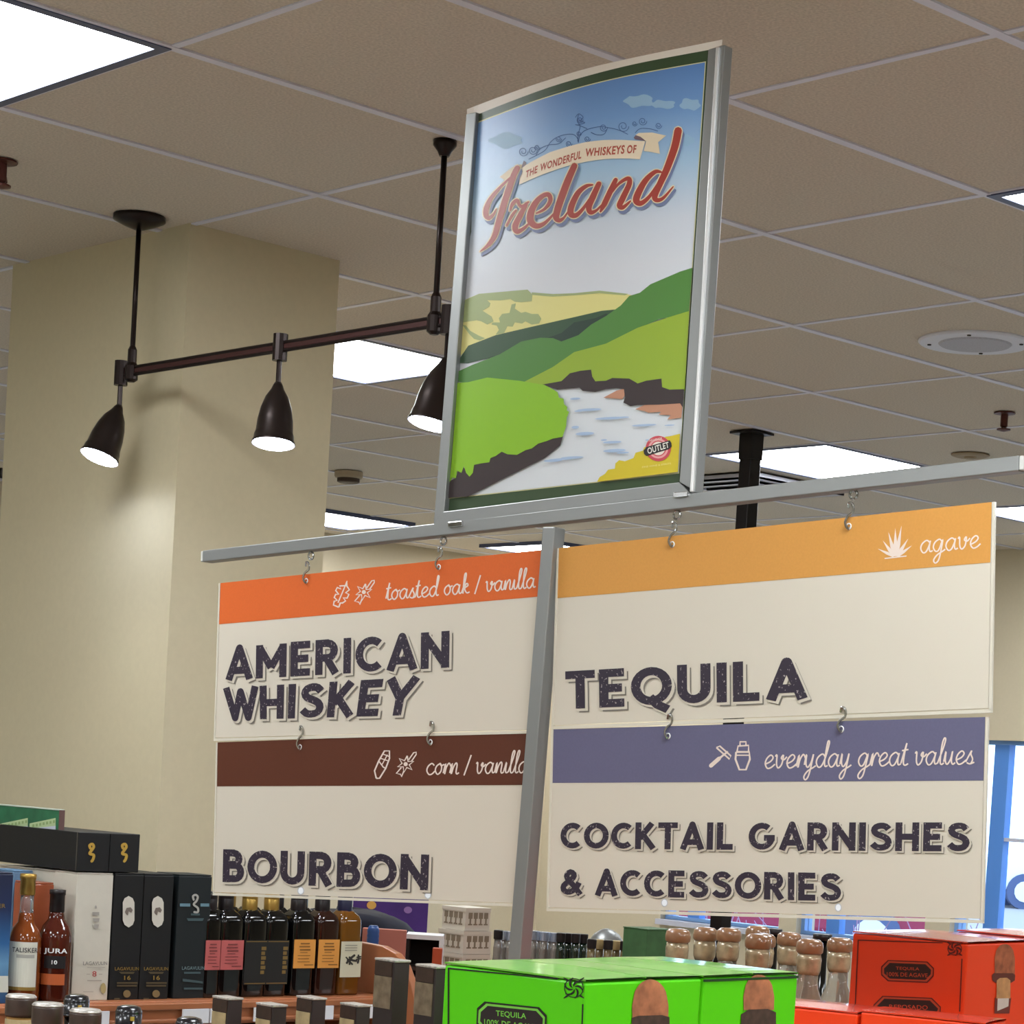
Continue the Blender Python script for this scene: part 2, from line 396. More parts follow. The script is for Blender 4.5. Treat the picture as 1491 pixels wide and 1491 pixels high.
# ================================================================ outside
mat_g = mat('parking_lot', (150, 150, 155), .9)
MB().box(9.6, 60, -30, 50, -.2, -.1).build('floor_outside', mat_g)['kind'] = 'structure'
def car(loc, rot, rgb, label, nm):
    t = thing('car', loc, label, 'car'); t.rotation_euler = (0, 0, rot)
    paint = mat(nm, rgb, .25, .2, coat=.8); gl = mat('car_glass', (60, 80, 100), .1); ty = mat('tyre', (82, 96, 132), .8)
    prof = [(-2.2,.35),(-2.2,.75),(-2.05,.9),(-1.3,.98),(-.75,1.42),(.65,1.45),(1.35,1.0),(2.1,.85),(2.25,.6),(2.25,.35)]
    b = MB().prism([(x, -.85, z) for x, z in prof], (0, 1.7, 0)); b.build('body', paint, t, local=True, bevel=.05)
    wi = [(-1.15,1.0),(-.7,1.36),(.6,1.38),(1.15,1.02)]
    for s in (-1, 1):
        MB().prism([(x, s*.855, z) for x, z in wi], (0, s*.01, 0)).build('window', gl, t, local=True)
        for x in (-1.4, 1.4):
            w = MB(); c = np.array([x, s*.8, .33]); w.v = []; 
            w.tube([c+np.array([0, -.1, 0]), c+np.array([0, .1, 0])], .34, 20); wo = w.build('wheel', ty, t, local=True)
            MB().tube([c+np.array([0, s*.09, 0]), c+np.array([0, s*.115, 0])], .2, 14).build('hub_cap', mat('hub', (225, 232, 245), .3, .3), wo, local=True)
    return t
RY = math.atan2(Rv[1], Rv[0])
q = atd(1477, 1300, 45.0)+Rv*1.4; car((q[0], q[1], -.1), RY, (232, 236, 245), 'white car parked far outside the rightmost window', 'car_white')
q = atd(1250, 1340, 26.0)-Rv*1.4; car((q[0], q[1], -.1), RY, (150, 45, 75), 'dark red car parked outside behind the middle windows', 'car_red')
bw = mat('bare_twigs', (150, 120, 150), .9); tw = MB()
for k in range(260):
    y = random.uniform(4.5, 11.5); x = 11.8+random.uniform(0, .6); h = random.uniform(.5, 1.1)
    p = np.array([x, y, -.1]); tw.tube([p, p+[random.uniform(-.1, .1), random.uniform(-.12, .12), h*.6], p+[random.uniform(-.2, .2), random.uniform(-.25, .25), h]], [.008, .006, .003], 4)
tag(tw.build('bare_shrub_hedge', bw), 'low hedge of bare purplish twigs outside the windows', 'hedge', kind='stuff')

# ================================================================ ceiling fittings
# track light
XR = 3.08
c1 = onz(205, 315, CEIL); c2 = onz(645, 203, CEIL)
tl = thing('track_light', (XR, (c1[1]+c2[1])/2, CEIL), 'bronze rail track light with three bell spotlights in front of the cream column', 'track light')
r1 = onp(178, 546, 0, XR); r2 = onp(650, 462, 0, XR); zr = (r1[2]+r2[2])/2
yA, yB = r1[1]+.02, r2[1]-.35
print('rail z', r1, r2, c1, c2)
for dz in (-.0085, .0085): MB().tube([(XR, yA, zr+dz), (XR, yB, zr+dz)], .0042, 8).build('rail_rod', BRONZE, tl)
MB().box(XR-.002, XR+.002, yB, yA, zr-.006, zr+.006).build('rail_web', mat('rail_web', (66, 36, 34), .5, .3), tl)
for k, (cc, py) in enumerate(((c1, 0), (c2, 0))):
    y = cc[1]; rr = .062 if k == 0 else .024
    MB().lathe([(.01, -.03), (rr*.6, -.02), (rr, -.008), (rr, .002)], (XR, y, CEIL-.003), 28).build('canopy', BRONZE, tl, smooth=True)
    MB().tube([(XR, y, CEIL-.02), (XR, y, zr+.02)], .0062, 10).build('stem', BRONZE, tl, smooth=True)
    MB().lathe([(.006, .06), (.011, .05), (.011, .02), (.016, .012), (.016, -.02), (.008, -.026)], (XR, y, zr), 12).build('stem_clamp', BRONZE, tl)
LENS = mat('lamp_lens', (255, 255, 255), .3, emit=((215, 228, 255), 60))
BELL = mat('bell_shade', (52, 44, 42), .28, .7)
def head(y, tgt, droop, lbl):
    top = np.array([XR, y, zr])
    cl = MB().tube([top+[0, 0, .028], top+[0, 0, -.03]], .0165, 12).build('spotlight', BRONZE, tl, label=lbl)
    piv = top+np.array([0, 0, -.078])
    MB().tube([top+[0, 0, -.03], top+[.0, 0, -.072], piv], .006, 8).build('arm', BRONZE, cl)
    d = np.array(tgt, float)-piv; d /= np.linalg.norm(d)
    prof = [(0., .008), (.006, .011), (.016, .015), (.034, .026), (.058, .034), (.085, .039), (.112, .041), (.118, .0435), (.130, .0445), (.134, .0475), (.139, .0475)]
    pts = [piv+d*a for a, r in prof]
    b = MB().tube(pts, [r for a, r in prof], 24); b.f = b.f[:-1]; b.build('bell_shade', BELL, cl, smooth=True)
    MB().tube([piv+d*.128, piv+d*.141], .041, 24).build('lens', LENS, cl)
    L = bpy.data.lights.new('spot', 'SPOT'); L.energy = SPOT_E; L.spot_size = math.radians(105); L.spot_blend = .9; L.color = (.93, .96, 1); L.shadow_soft_size = .03
    lo = bpy.data.objects.new('lamp_beam', L); COL.objects.link(lo); lo.parent = cl
    lo.location = Vector(piv+d*.16-org(cl)); lo.rotation_euler = Vector(d).to_track_quat('-Z', 'Y').to_euler()
h1 = onp(176, 550, 0, XR); h2 = onp(408, 505, 0, XR); h3 = onp(654, 461, 0, XR)
head(h1[1], (h1[0]-.12, h1[1]+.0, zr-.4), 0, 'end spotlight tilted to the left')
head(h2[1], (h2[0]-.05, h2[1]-.05, zr-.5), 0, 'middle spotlight pointing down')
head(h3[1], (h3[0]-.07, h3[1]+.01, zr-.4), 0, 'third spotlight half hidden behind the poster')

# ceiling post
pp = onz(1095, 628, CEIL)
t = thing('ceiling_post', (pp[0], pp[1], 0), 'square black post running floor to ceiling behind the signs', 'post')
b = MB().box(pp[0]-.027, pp[0]+.027, pp[1]-.027, pp[1]+.027, 0, CEIL-.0); b.build('shaft', BLACKM, t, bevel=.003)
b = MB().box(pp[0]-.055, pp[0]+.055, pp[1]-.055, pp[1]+.055, CEIL-.012, CEIL-.004); b.build('flange', BLACKM, t)
b = MB().box(pp[0]-.055, pp[0]+.055, pp[1]-.055, pp[1]+.055, 0, .012); b.build('base_plate', BLACKM, t)
b = MB().box(pp[0]-.03, pp[0]+.03, pp[1]-.03, pp[1]+.03, CEIL-.1, CEIL-.012); b.build('collar', BLACKM, t)
# speaker
q = onz(1420, 497, CEIL); t = thing('ceiling_speaker', (q[0], q[1], CEIL), 'round white speaker grille set in the ceiling at right', 'speaker')
MB().lathe([(.150, -.008), (.155, -.004), (.155, .004)], q, 40).build('rim', mat('speaker_white', (215, 216, 226), .5), t)
MB().lathe([(.095, -.012), (.1, -.008), (.1, -.004)], q, 36).build('grille', mat('speaker_grille', (176, 176, 186), .6, var=.15, scale=400), t)
for k in range(4):
    a = k*math.pi/2+.5; MB().lathe([(.005, -.011), (.006, -.008)], (q[0]+.125*math.cos(a), q[1]+.125*math.sin(a), q[2]), 8).build('screw', BRONZE, t)
def sprinkler(px, py, lab):
    q = onz(px, py, CEIL); t = thing('sprinkler_head', (q[0], q[1], CEIL), lab, 'sprinkler'); M = mat('copper_brown', (92, 52, 46), .4, .5)
    MB().lathe([(.02, -.006), (.034, -.004), (.034, 0)], q-[0, 0, .002], 16).build('escutcheon', M, t)
    MB().lathe([(.008, -.05), (.012, -.045), (.012, -.004)], q, 10).build('body', M, t)
    MB().lathe([(.006, -.062), (.022, -.058), (.022, -.054)], q, 14).build('deflector', M, t)
    for s in (-1, 1): MB().tube([q+[s*.011, 0, -.03], q+[s*.014, 0, -.045], q+[s*.004, 0, -.056]], .002, 6).build('frame_arm', M, t)
sprinkler(1463, 600, 'small brown fire sprinkler below the round speaker')
sprinkler(3, 233, 'dark fire sprinkler at the left edge under the corner light')
q = onz(1413, 661, CEIL); t = thing('cover_plate', (q[0], q[1], CEIL), 'beige round cover plate on the ceiling near the crossbar end', 'cover plate')
M_ = mat('beige_plate', (150, 130, 100), .6)
MB().lathe([(.055, -.008), (.068, -.004), (.068, 0)], q-[0, 0, .003], 24).build('disc', M_, t); MB().lathe([(.02, -.014), (.024, -.008)], q-[0, 0, .003], 16).build('button', M_, t)
q = onz(508, 686, CEIL); t = thing('smoke_detector', (q[0], q[1], CEIL), 'beige smoke detector with dark base right of the column', 'smoke detector')
MB().lathe([(.055, -.028), (.06, -.02), (.06, 0)], q-[0, 0, .003], 24).build('housing', mat('det', (172, 156, 132), .6), t); MB().lathe([(.04, -.05), (.048, -.046), (.048, -.03)], q, 20).build('sensor_cap', mat('det_dark', (70, 55, 45), .6), t)
# air vent
q = onz(1098, 703, CEIL); t = thing('ceiling_vent', (q[0], q[1], CEIL), 'square louvred air vent behind the black ceiling post', 'air vent')
hx, hy = .27, .25; M_ = mat('vent_white', (190, 192, 205), .4); M2 = mat('vent_dark', (52, 50, 54), .6)
MB().box(q[0]-hx, q[0]+hx, q[1]-hy, q[1]+hy, CEIL-.008, CEIL-.005).build('backing', M2, t)
for k in range(4):
    a, b_ = hx*(1-.24*k), hy*(1-.24*k); z0 = CEIL-.03-.006*k; m = MB(); th = .035
    for (s, x0, x1, y0, y1) in ((0, q[0]-a, q[0]+a, q[1]-b_, q[1]-b_+th), (0, q[0]-a, q[0]+a, q[1]+b_-th, q[1]+b_), (0, q[0]-a, q[0]-a+th, q[1]-b_+th, q[1]+b_-th), (0, q[0]+a-th, q[0]+a, q[1]-b_+th, q[1]+b_-th)):
        m.box(x0, x1, y0, y1, z0, z0+.008)
    m.box(q[0]-a, q[0]-a+.006, q[1]-b_, q[1]+b_, z0, CEIL-.008); m.box(q[0]-a, q[0]+a, q[1]-b_, q[1]-b_+.006, z0, CEIL-.008)
    m.box(q[0]+a-.006, q[0]+a, q[1]-b_, q[1]+b_, z0, CEIL-.008); m.box(q[0]-a, q[0]+a, q[1]+b_-.006, q[1]+b_, z0, CEIL-.008)
    m.build('louvre', M_, t)
# two dark far track rails left of the column
for (px, py, w_, lab) in ((-8, 590, .5, 'dark far ceiling rail at the left edge, upper one'), (-8, 689, .35, 'dark far ceiling rail at the left edge, lower one')):
    q = atd(px, py, 10.0); t = thing('hanging_rail', (q[0], q[1], q[2]), lab, 'rail')
    dd = Rv*w_
    MB().tube([q-dd*.5, q+dd*.1], .024, 8).build('bar', BLACKM, t); MB().tube([q-dd*.3, (q-dd*.3)*[1, 1, 0]+[0, 0, CEIL]], .008, 8).build('stem', BLACKM, t)

# ================================================================ sign stand
SD = np.array([-.0751, .99718, 0]); SD /= np.linalg.norm(SD); SN = np.array([SD[1], -SD[0], 0])   # along the bar (away), wall-ward normal
SP = atd(805, 760, 3.7)
S = Surf(SP, SN)
FRONT = S.n     # towards the viewer's side
COUNTER = 1.02
st = thing('sign_stand', (SP[0], SP[1], COUNTER), 'grey square tube stand with crossbar and tall poster frame on top', 'sign stand')
def tubeseg(name, a, b, w_, h_, upv, m, parent, label=None, bevel=.0015):
    a = np.array(a, float); b = np.array(b, float); d = (b-a)/np.linalg.norm(b-a); n = np.cross(d, upv); n /= np.linalg.norm(n); u = np.cross(n, d)
    mk = lambda c: [c+n*w_/2+u*h_/2, c-n*w_/2+u*h_/2, c-n*w_/2-u*h_/2, c+n*w_/2-u*h_/2]
    return MB().hexa(mk(a), mk(b)).build(name, m, parent, bevel=bevel, label=label)
BACK = -.0
bl = S.at(302, 811); br = S.at(1490, 676)
tubeseg('crossbar', bl, br, .024, .021, (0, 0, 1), SILVER, st)
for e, nm in ((bl, 1), (br, -1)):
    d = (bl-br)/np.linalg.norm(bl-br)*nm; tubeseg('end_cap', e, e+d*.006, .0225, .0195, (0, 0, 1), mat('end_cap', (196, 196, 192), .5), st)
pt = S.at(807, 765); pb = S.at(757, 1385); d = (pb-pt)/np.linalg.norm(pb-pt); pb2 = pt+d*((pt[2]-COUNTER)/-d[2])
tubeseg('pole', pt+d*.004, pb2, .026, .026, FRONT, SILVER, st)
MB().box(pb2[0]-.12, pb2[0]+.12, pb2[1]-.12, pb2[1]+.12, COUNTER, COUNTER+.006).build('base_plate', SILVER, st)
# poster frame: channels in the sign plane
def chan(name, pts, depth, front, m=SILVER, label=None):
    a = [S.at(x, y, front) for x, y in pts]; return MB().hexa([p-FRONT*depth for p in a], a).build(name, m, st, bevel=.0012, label=label)
chan('frame_channel', [(679, 166), (693, 163), (646, 746), (631, 765)], .02, .012)
chan('frame_channel', [(1031, 72), (1042, 69), (1006.5, 712), (989, 702)], .02, .012)
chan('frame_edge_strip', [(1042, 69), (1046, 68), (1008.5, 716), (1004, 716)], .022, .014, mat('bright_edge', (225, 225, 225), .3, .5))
chan('frame_edge_strip', [(1047, 67), (1055, 65), (1012, 717), (1009, 717)], .02, .01)
chan('frame_channel', [(645, 745), (989, 702), (1006, 719), (630, 765)], .02, .012)
for x, y in ((662, 764), (990, 721)):
    chan('clip', [(x-10, y-4), (x+10, y-6), (x+10, y+2), (x-10, y+4)], .016, .016, CHROME)
# curved poster insert
sL = (S.at(683, 400)-SP)@SD; sR = (S.at(1030, 400)-SP)@SD
PS = Surf(SP, SN, D=SD, sc_=(sL+sR)/2, hw=abs(sL-sR)/2*1.02, amp=.046, z0=S.at(820, 725)[2], z1=S.at(857, 60)[2])
PG = 10
po = decal('poster_insert', [[tuple(p) for p in smooth_path([(680, 159), (710, 147.5), (755, 131), (806, 114), (857, 99), (908, 87), (960, 76), (1005, 67), (1052, 57.5)], 3)]+[ (1051, 66), (1032, 72), (990, 703), (646, 746), (693, 166), (680, 170)]], PS, 1, mat('poster_white_edge', (226, 214, 202), .5), st, grid=PG, label='curved printed poster of a green river valley')
def pd(name, polys, layer, m, label=None): return decal(name, polys, PS, 1+layer, m, po, grid=PG, label=label)
pd('green_border', [[tuple(p) for p in smooth_path([(692, 168), (740, 149), (800, 127), (857, 110), (910, 96.5), (960, 86), (1033, 72.5)], 3)]+[(990, 703), (646, 746)]], 1, mat('p_border', (52, 72, 44), .45), 'dark green printed border')
sky_top = S.at(857, 122)[2]; sky_bot = S.at(857, 400)[2]; st_z = org(po)[2]
skyM = ramp_mat('p_sky', [(204, 206, 214), (.22, (196, 202, 214)), (.5, (158, 188, 216)), (.75, (112, 152, 204))], (84, 126, 188), sky_bot-st_z, sky_top-st_z)
rim = [tuple(p) for p in smooth_path([(695, 177.5), (760, 153), (810, 136.5), (857, 123), (908, 111), (960, 101), (1028, 89.3)], 3)]+[ (989, 689.5), (652, 726.5)]
pd('printed_rim', [rim], 2, mat('p_rim', (214, 208, 160), .45), 'thin pale yellow line')
pic = [tuple(p) for p in smooth_path([(696, 179), (760, 154.6), (810, 138), (857, 124.5), (908, 112.5), (960, 102.5), (1026.5, 90.8)], 3)]+[ (988, 688.3), (653.4, 725)]
pd('printed_sky', [pic], 3, skyM, 'blue sky fading to pale haze')
def P_(name, pts, layer, rgb): return pd(name, [ZB(pts)] if not isinstance(pts[0], list) else [ZB(p) for p in pts], layer, mat('p_'+name+str(layer), rgb, .45))
P_('printed_river', [(152,540),(1225,540),(1194,998),(107,1118),(140,700)], 4, (206, 210, 216))
P_('printed_hill', [(180,185),(250,155),(480,135),(500,155),(600,160),(820,145),(960,158),(1000,170),(900,235),(700,265),(480,320),(200,410),(162,450)], 5, (214, 205, 132))
sage = [[(180,187),(250,155),(480,135),(503,160),(500,190),(450,195),(420,192),(400,180),(350,186),(290,185),(305,200),(300,215),(268,235),(310,262),(320,285),(290,300),(262,285),(240,280),(172,290)],
 [(360,250),(395,245),(405,205),(425,200),(420,225),(450,245),(470,240),(500,250),(530,250),(545,272),(535,295),(500,300),(470,285),(455,295),(420,290),(410,310),(385,308),(370,340),(330,347),(345,325),(335,305),(310,300),(315,290),(350,290),(345,270)],
 [(172,300),(190,305),(210,330),(250,352),(280,365),(255,375),(228,368),(205,345)],
 [(500,148),(600,156),(700,152),(820,140),(955,155),(940,162),(820,152),(700,162),(600,168),(500,160)]]
P_('printed_scrub', sage, 6, (152, 164, 112))
P_('printed_ridge', [(160,460),(200,400),(330,350),(480,315),(700,265),(830,235),(905,228),(870,270),(790,340),(640,390),(560,380),(480,380),(400,420),(330,450),(200,482),(160,482)], 7, (46, 76, 50))
P_('printed_ridge', [(560,368),(640,340),(700,290),(800,270),(850,248),(870,256),(800,310),(700,365),(640,382)], 8, (30, 54, 42))
P_('printed_slope', [(150,568),(155,520),(220,490),(350,440),(450,380),(540,362),(600,364),(640,380),(720,350),(780,300),(850,260),(920,210),(960,165),(1010,150),(1060,110),(1200,50),(1258,32),(1242,245),(1100,275),(1000,320),(850,400),(700,440),(600,500),(470,575),(400,570),(200,580)], 9, (76, 126, 54))
P_('printed_field', [(455,575),(600,500),(700,430),(850,390),(1000,315),(1130,270),(1243,236),(1222,612),(1110,610),(1110,575),(1000,585),(900,565),(800,585),(780,530),(700,535),(640,580),(560,600),(480,590)], 10, (142, 168, 46))
P_('printed_bank', [(550,583),(640,567),(680,530),(730,518),(780,513),(785,545),(800,568),(850,565),(880,552),(960,555),(1000,578),(1040,565),(1112,555),(1115,595),(1150,607),(1219,605),(1213,692),(1200,672),(1100,678),(1000,680),(965,685),(932,668),(940,645),(935,605),(900,600),(850,605),(800,618),(740,613),(725,598),(620,607)], 11, (52, 40, 42))
P_('printed_sandbar', [[(838,645),(900,612),(938,602),(944,625),(928,652)], [(988,700),(1030,680),(1100,675),(1200,668),(1211,690),(1206,740),(1140,748),(1155,728),(1100,725),(1110,712),(1050,716),(1030,708)]], 10.5, (184, 132, 106))
def jag(pts, amp=5, n=4):
    out = []
    for k in range(len(pts)):
        a = np.array(pts[k], float); b = np.array(pts[(k+1) % len(pts)], float)
        for j in range(n): q = a+(b-a)*j/n; out.append(tuple(q+np.random.default_rng(k*9+j).uniform(-amp, amp, 2)*(j > 0)))
    return out
P_('printed_bank', [(648,826),(635,870),(560,930),(480,970),(360,1030),(200,1112),(107,1118),(110,1040),(140,1025),(155,985),(180,975),(205,1005),(230,950),(290,935),(350,890),(400,900),(470,890),(520,850),(570,835)], 12, (52, 40, 42))
P_('printed_meadow', [(150,575),(200,572),(290,550),(440,565),(560,585),(600,605),(622,620),(628,645),(650,650),(652,675),(668,690),(665,705),(676,712),(665,740),(662,780),(645,830),(600,838),(570,850),(530,862),(500,885),(470,893),(430,915),(385,912),(358,900),(330,920),(305,930),(300,950),(262,955),(228,962),(222,1000),(206,1018),(190,1000),(180,968),(168,1000),(148,990),(142,1025),(125,1022),(112,1045),(125,900)], 13, (132, 182, 30))
P_('printed_gorse', [(1200,815),(1190,996),(808,1042),(820,1020),(845,1005),(860,985),(892,980),(895,955),(912,940),(940,945),(980,930),(990,905),(1025,895),(1030,880),(1070,860),(1110,850),(1130,830),(1160,825)], 14, (202, 182, 38))
rip = [(705,650,25,5),(770,702,60,6),(720,708,20,4),(870,742,75,6),(930,738,30,4),(1030,775,60,5),(1150,775,25,3),(750,815,45,8),(705,785,18,7),(880,855,45,6),(840,845,15,4),(890,895,55,8),(930,905,30,4),(600,942,45,6),(690,928,55,6),(640,935,60,4),(1050,845,15,4)]
for x, y, a, b in rip: pd('printed_ripple', [ZB(ell(x, y, a, b, 10, -.05))], 14.5, mat('p_ripple', (160, 182, 212), .45))
# clouds
for x, y, a, b in [(960,345,75,32),(1085,362,62,22),(1225,362,52,30),(275,548,85,36),(1205,548,45,26)]:
    pd('printed_cloud', [ZA([(x+a*(1+.12*math.sin(5*t_+x))*math.cos(t_), y+b*(1+.22*math.sin(4*t_+y))*math.sin(t_)) for t_ in np.linspace(0, 2*math.pi, 33)[:-1]])], 4.2+.1*(x == 1085), mat('p_cloud', (146, 180, 210), .5))
# filigree
def spiral(cx, cy, r, t=1.6): return [(cx+r*(1-.75*k/22)*math.cos(t*2*math.pi*k/22), cy+r*(1-.75*k/22)*math.sin(t*2*math.pi*k/22)) for k in range(23)]
fil = []
for p in [[(170,470),(300,400),(350,330),(400,290),(470,265),(540,262),(575,290),(585,330)], [(585,330),(600,270),(650,225),(760,198),(830,205),(920,225),(1000,262)], [(590,90),(575,150),(600,190),(585,260),(580,320)], [(560,180),(600,190),(660,215)], [(830,205),(800,260),(740,265),(690,245)], [(1060,250),(1100,215),(1180,215),(1250,235)], [(230,440),(270,380),(340,350),(420,340),(480,290)], [(560,120),(590,90),(625,120),(600,150),(640,165),(570,185)]]:
    fil += ribbon(smooth_path(p, 5), 6, False)
for c in [(960,195,48),(795,205,34),(1122,152,36),(1255,188,28),(1055,172,22),(420,300,26),(125,405,42),(205,395,38),(240,370,24),(600,140,26),(660,300,26),(505,340,28),(590,255,22)]: fil += ribbon(spiral(*c), 5.5, False)
stack('printed_filigree', [ZC(p) for p in fil], PS, 5.4, mat('p_filigree', (70, 100, 150), .5), po, label='dark blue curling ornament')
# banner
pd('printed_banner', [ZC([(105,550),(150,515),(200,487),(275,447),(350,410),(425,386),(500,363),(575,343),(650,326),(725,316),(800,309),(875,307),(950,308),(1145,318),(1100,470),(1020,464),(950,463),(875,465),(800,470),(725,478),(650,490),(565,508),(480,530),(390,560),(300,592),(240,616),(180,642),(90,683)])], 6.4, mat('p_banner', (232, 214, 190), .45), 'cream ribbon banner')
pd('printed_banner_tail', [ZC([(1062,268),(1090,250),(1200,246),(1318,272),(1285,300),(1252,327),(1260,375),(1267,424),(1200,410),(1130,400),(1150,320)])], 6, mat('p_banner_tail', (224, 206, 178), .5))
pd('printed_banner_tail', [ZI([(175,362),(215,330),(260,295),(320,275),(345,290),(345,330),(300,360),(215,390)])], 6, mat('p_banner_tail', (0, 0, 0)))
pd('printed_banner_fold', [ZC([(1048,290),(1064,268),(1105,282),(1150,318),(1060,304)]), ZC([(115,520),(130,480),(150,495),(150,520),(112,548)])], 6.2, mat('p_fold', (112, 92, 104), .45))
# banner lettering along its arc
def arc_text(s, x0, x1, fb, ft):
    polys = []; v, f, lo, hi = text_geo(s, .03); V = []
    for p in v:
        u = (p[0]-lo[0])/(hi[0]-lo[0]); t = (p[1]-lo[1])/(hi[1]-lo[1]); x = x0+(x1-x0)*u
        xb = x; yb = fb(x); yt = ft(x); y = yb+(yt-yb)*t; q = ZC([(x+8*t, y)])[0]; V.append(PS.at(q[0], q[1], .0003*8))
    return V, f
fb = lambda x: np.interp(x, [140, 262, 610, 640, 965, 1070], [628, 572, 462, 448, 424, 418]); ft = lambda x: np.interp(x, [140, 262, 610, 640, 965, 1070], [568, 508, 392, 380, 350, 350])
V_ = []; F_ = []
for s, a, b_ in (('THE', 142, 240), ('WONDERFUL', 262, 608), ('WHISKEYS', 640, 968), ('OF', 988, 1065)):
    v, f = arc_text(s, a, b_, fb, ft); F_ += [tuple(i+len(V_) for i in q) for q in f]; V_ += v
mesh('banner_lettering', V_, F_, mat('p_brick', (176, 78, 62), .5), po, label='brick red banner lettering')
# Ireland
IR = [([(295,300),(270,350),(235,450),(200,560),(170,660),(140,760),(100,820),(42,868)], [36,40,42,42,40,36,26,4]),
 ([(285,330),(200,410),(120,500),(86,570),(82,620),(102,640),(132,615),(152,578)], [8,16,26,36,36,28,16,6]),
 ([(220,692),(258,625),(285,588)], [12,20,14]), ([(245,590),(262,545),(292,520),(306,548),(325,562),(370,532)], [10,24,24,20,22,12]), ([(355,545),(315,620),(280,695),(295,732),(345,705),(402,645)], [24,36,42,34,20,8]),
 ([(425,608),(480,578),(518,525),(508,484),(470,488),(420,535),(388,600),(384,660),(422,694),(480,675),(553,600)], [12,20,28,32,30,38,46,48,38,24,10]),
 ([(682,285),(640,380),(602,480),(568,580),(558,636),(580,656),(612,636),(652,576)], [40,46,48,46,42,30,16,6]),
 ([(805,415),(760,425),(705,472),(662,560),(658,612),(692,622),(742,575),(802,485)], [12,26,36,42,42,32,22,12]), ([(848,408),(808,495),(780,565),(792,602),(832,588),(872,545)], [34,42,40,32,18,8]),
 ([(962,382),(925,460),(885,545),(858,598)], [30,38,38,12]), ([(900,520),(975,415),(1045,372),(1054,410),(1010,505),(988,556),(1012,568),(1062,525)], [10,18,28,36,40,38,28,10]),
 ([(1268,328),(1228,328),(1165,385),(1116,470),(1102,522),(1134,540),(1190,495),(1250,405),(1276,340)], [16,28,38,46,46,34,24,16,12]), ([(1386,48),(1362,160),(1312,300),(1266,400),(1228,488),(1240,518),(1284,505),(1352,428)], [52,50,46,42,40,32,22,8])]
def irel(name, dx, dy, extra, layer, m, label=None):
    polys = []
    for p, w_ in IR: polys += ribbon([q+np.array([dx, dy]) for q in smooth_path(p, 6)], [q+extra for q in w_], True)
    stack(name, [ZI(p) for p in polys], PS, 1+layer, m, po, eps=2e-7, label=label)
irel('script_shadow', 12, 24, 10, 8.0, mat('p_shadow', (112, 122, 158), .5), 'grey blue drop shadow of the script word')
irel('script_outline', 0, 0, 14, 9.2, mat('p_outline', (228, 212, 178), .45), 'cream outline of the script word')
irel('script_word', 0, 0, 0, 10.4, mat('p_red', (160, 58, 46), .45), 'brick red script word')
# round badge
bc = ZB([(1097, 885)])[0]
pd('badge', [ell(bc[0], bc[1], 18.5, 18.5, 28)], 16, mat('b_red', (196, 72, 84), .45), 'small round red badge')
pd('badge', [ell(bc[0], bc[1], 14.5, 14.5, 28)], 16.6, mat('b_pink', (228, 160, 162), .45)); pd('badge', [ell(bc[0], bc[1], 11.5, 11.5, 24)], 17.2, mat('b_red', (0, 0, 0))); pd('badge', [ell(bc[0], bc[1], 10, 10, 24)], 17.8, mat('b_cream', (226, 214, 204), .45))
bd = [(937, 656), (941, 651), (975, 641), (977.5, 645), (978, 650), (974, 654), (941, 664), (938, 661)]
pd('badge_ribbon', [bd], 18.4, mat('b_black', (36, 30, 34), .45), 'black ribbon across the badge')
letters('badge_lettering', 'OUTLET', [(942, 652.5), (973, 643), (974.5, 651.5), (943.5, 661.5)], PS, 20, mat('b_lt', (224, 222, 214), .5), po, .02)
letters('badge_caption', 'FINE WINE & SPIRITS', [(935, 679), (977, 673.5), (977, 676), (935, 681.5)], PS, 18, mat('b_cap', (222, 210, 130), .5), po, .01)
letters('badge_caption', 'THE LIQUOR', [(944, 640.5), (964, 636.5), (964, 640), (944, 644)], PS, 20, mat('b_cream', (0, 0, 0)), po, .01)

# ================================================================ hanging signs
def sub(q, pts): mp = quadmap(q); return [mp(u, v) for u, v in pts]
HK = mat('hook_metal', (172, 172, 170), .2, .9)
def hook(parent, x, ytop, ybot, eye=True):
    a = S.at(x+3, ytop, .0); b = S.at(x-3, ybot, .0); h = a[2]-b[2]; c = .5*(a+b); m = MB()
    X = -SD  # to the right in view
    if eye:
        ring = [a+X*.0065*math.cos(t)+np.array([0, 0, 1])*(.0065*math.sin(t)-.004) for t in np.linspace(0, 2*math.pi, 15)]
        MB().tube(ring, .0018, 6).build('eye_ring', HK, parent); MB().tube([a+[0, 0, .014], a+[0, 0, .001]], .0024, 8).build('eye_screw', HK, parent)
    hz = h*(.62 if eye else .9); p0 = b+np.array([0, 0, hz])
    pts = [p0+FRONT*.002+X*(-.003)+[0, 0, -.004], p0+FRONT*.004+[0, 0, .003], p0+X*.006+FRONT*.004, p0+X*.006-[0, 0, .010]+FRONT*.003, b+X*0+[0, 0, hz*.45]+FRONT*.006, b-X*.003+FRONT*.007+[0, 0, hz*.15], b+FRONT*.004-[0, 0, .003], b+X*.002-[0, 0, .001]]
    MB().tube(smooth_path(pts, 4), .0019, 6).build('hook', HK, parent, label='small wire S hook')
    e = [b+FRONT*.0022+X*.0042*math.cos(t)+np.array([0, 0, 1])*.0042*math.sin(t) for t in np.linspace(0, 2*math.pi, 13)]
    MB().tube(e, .001, 5).build('grommet', mat('grommet', (225, 226, 228), .3), parent)
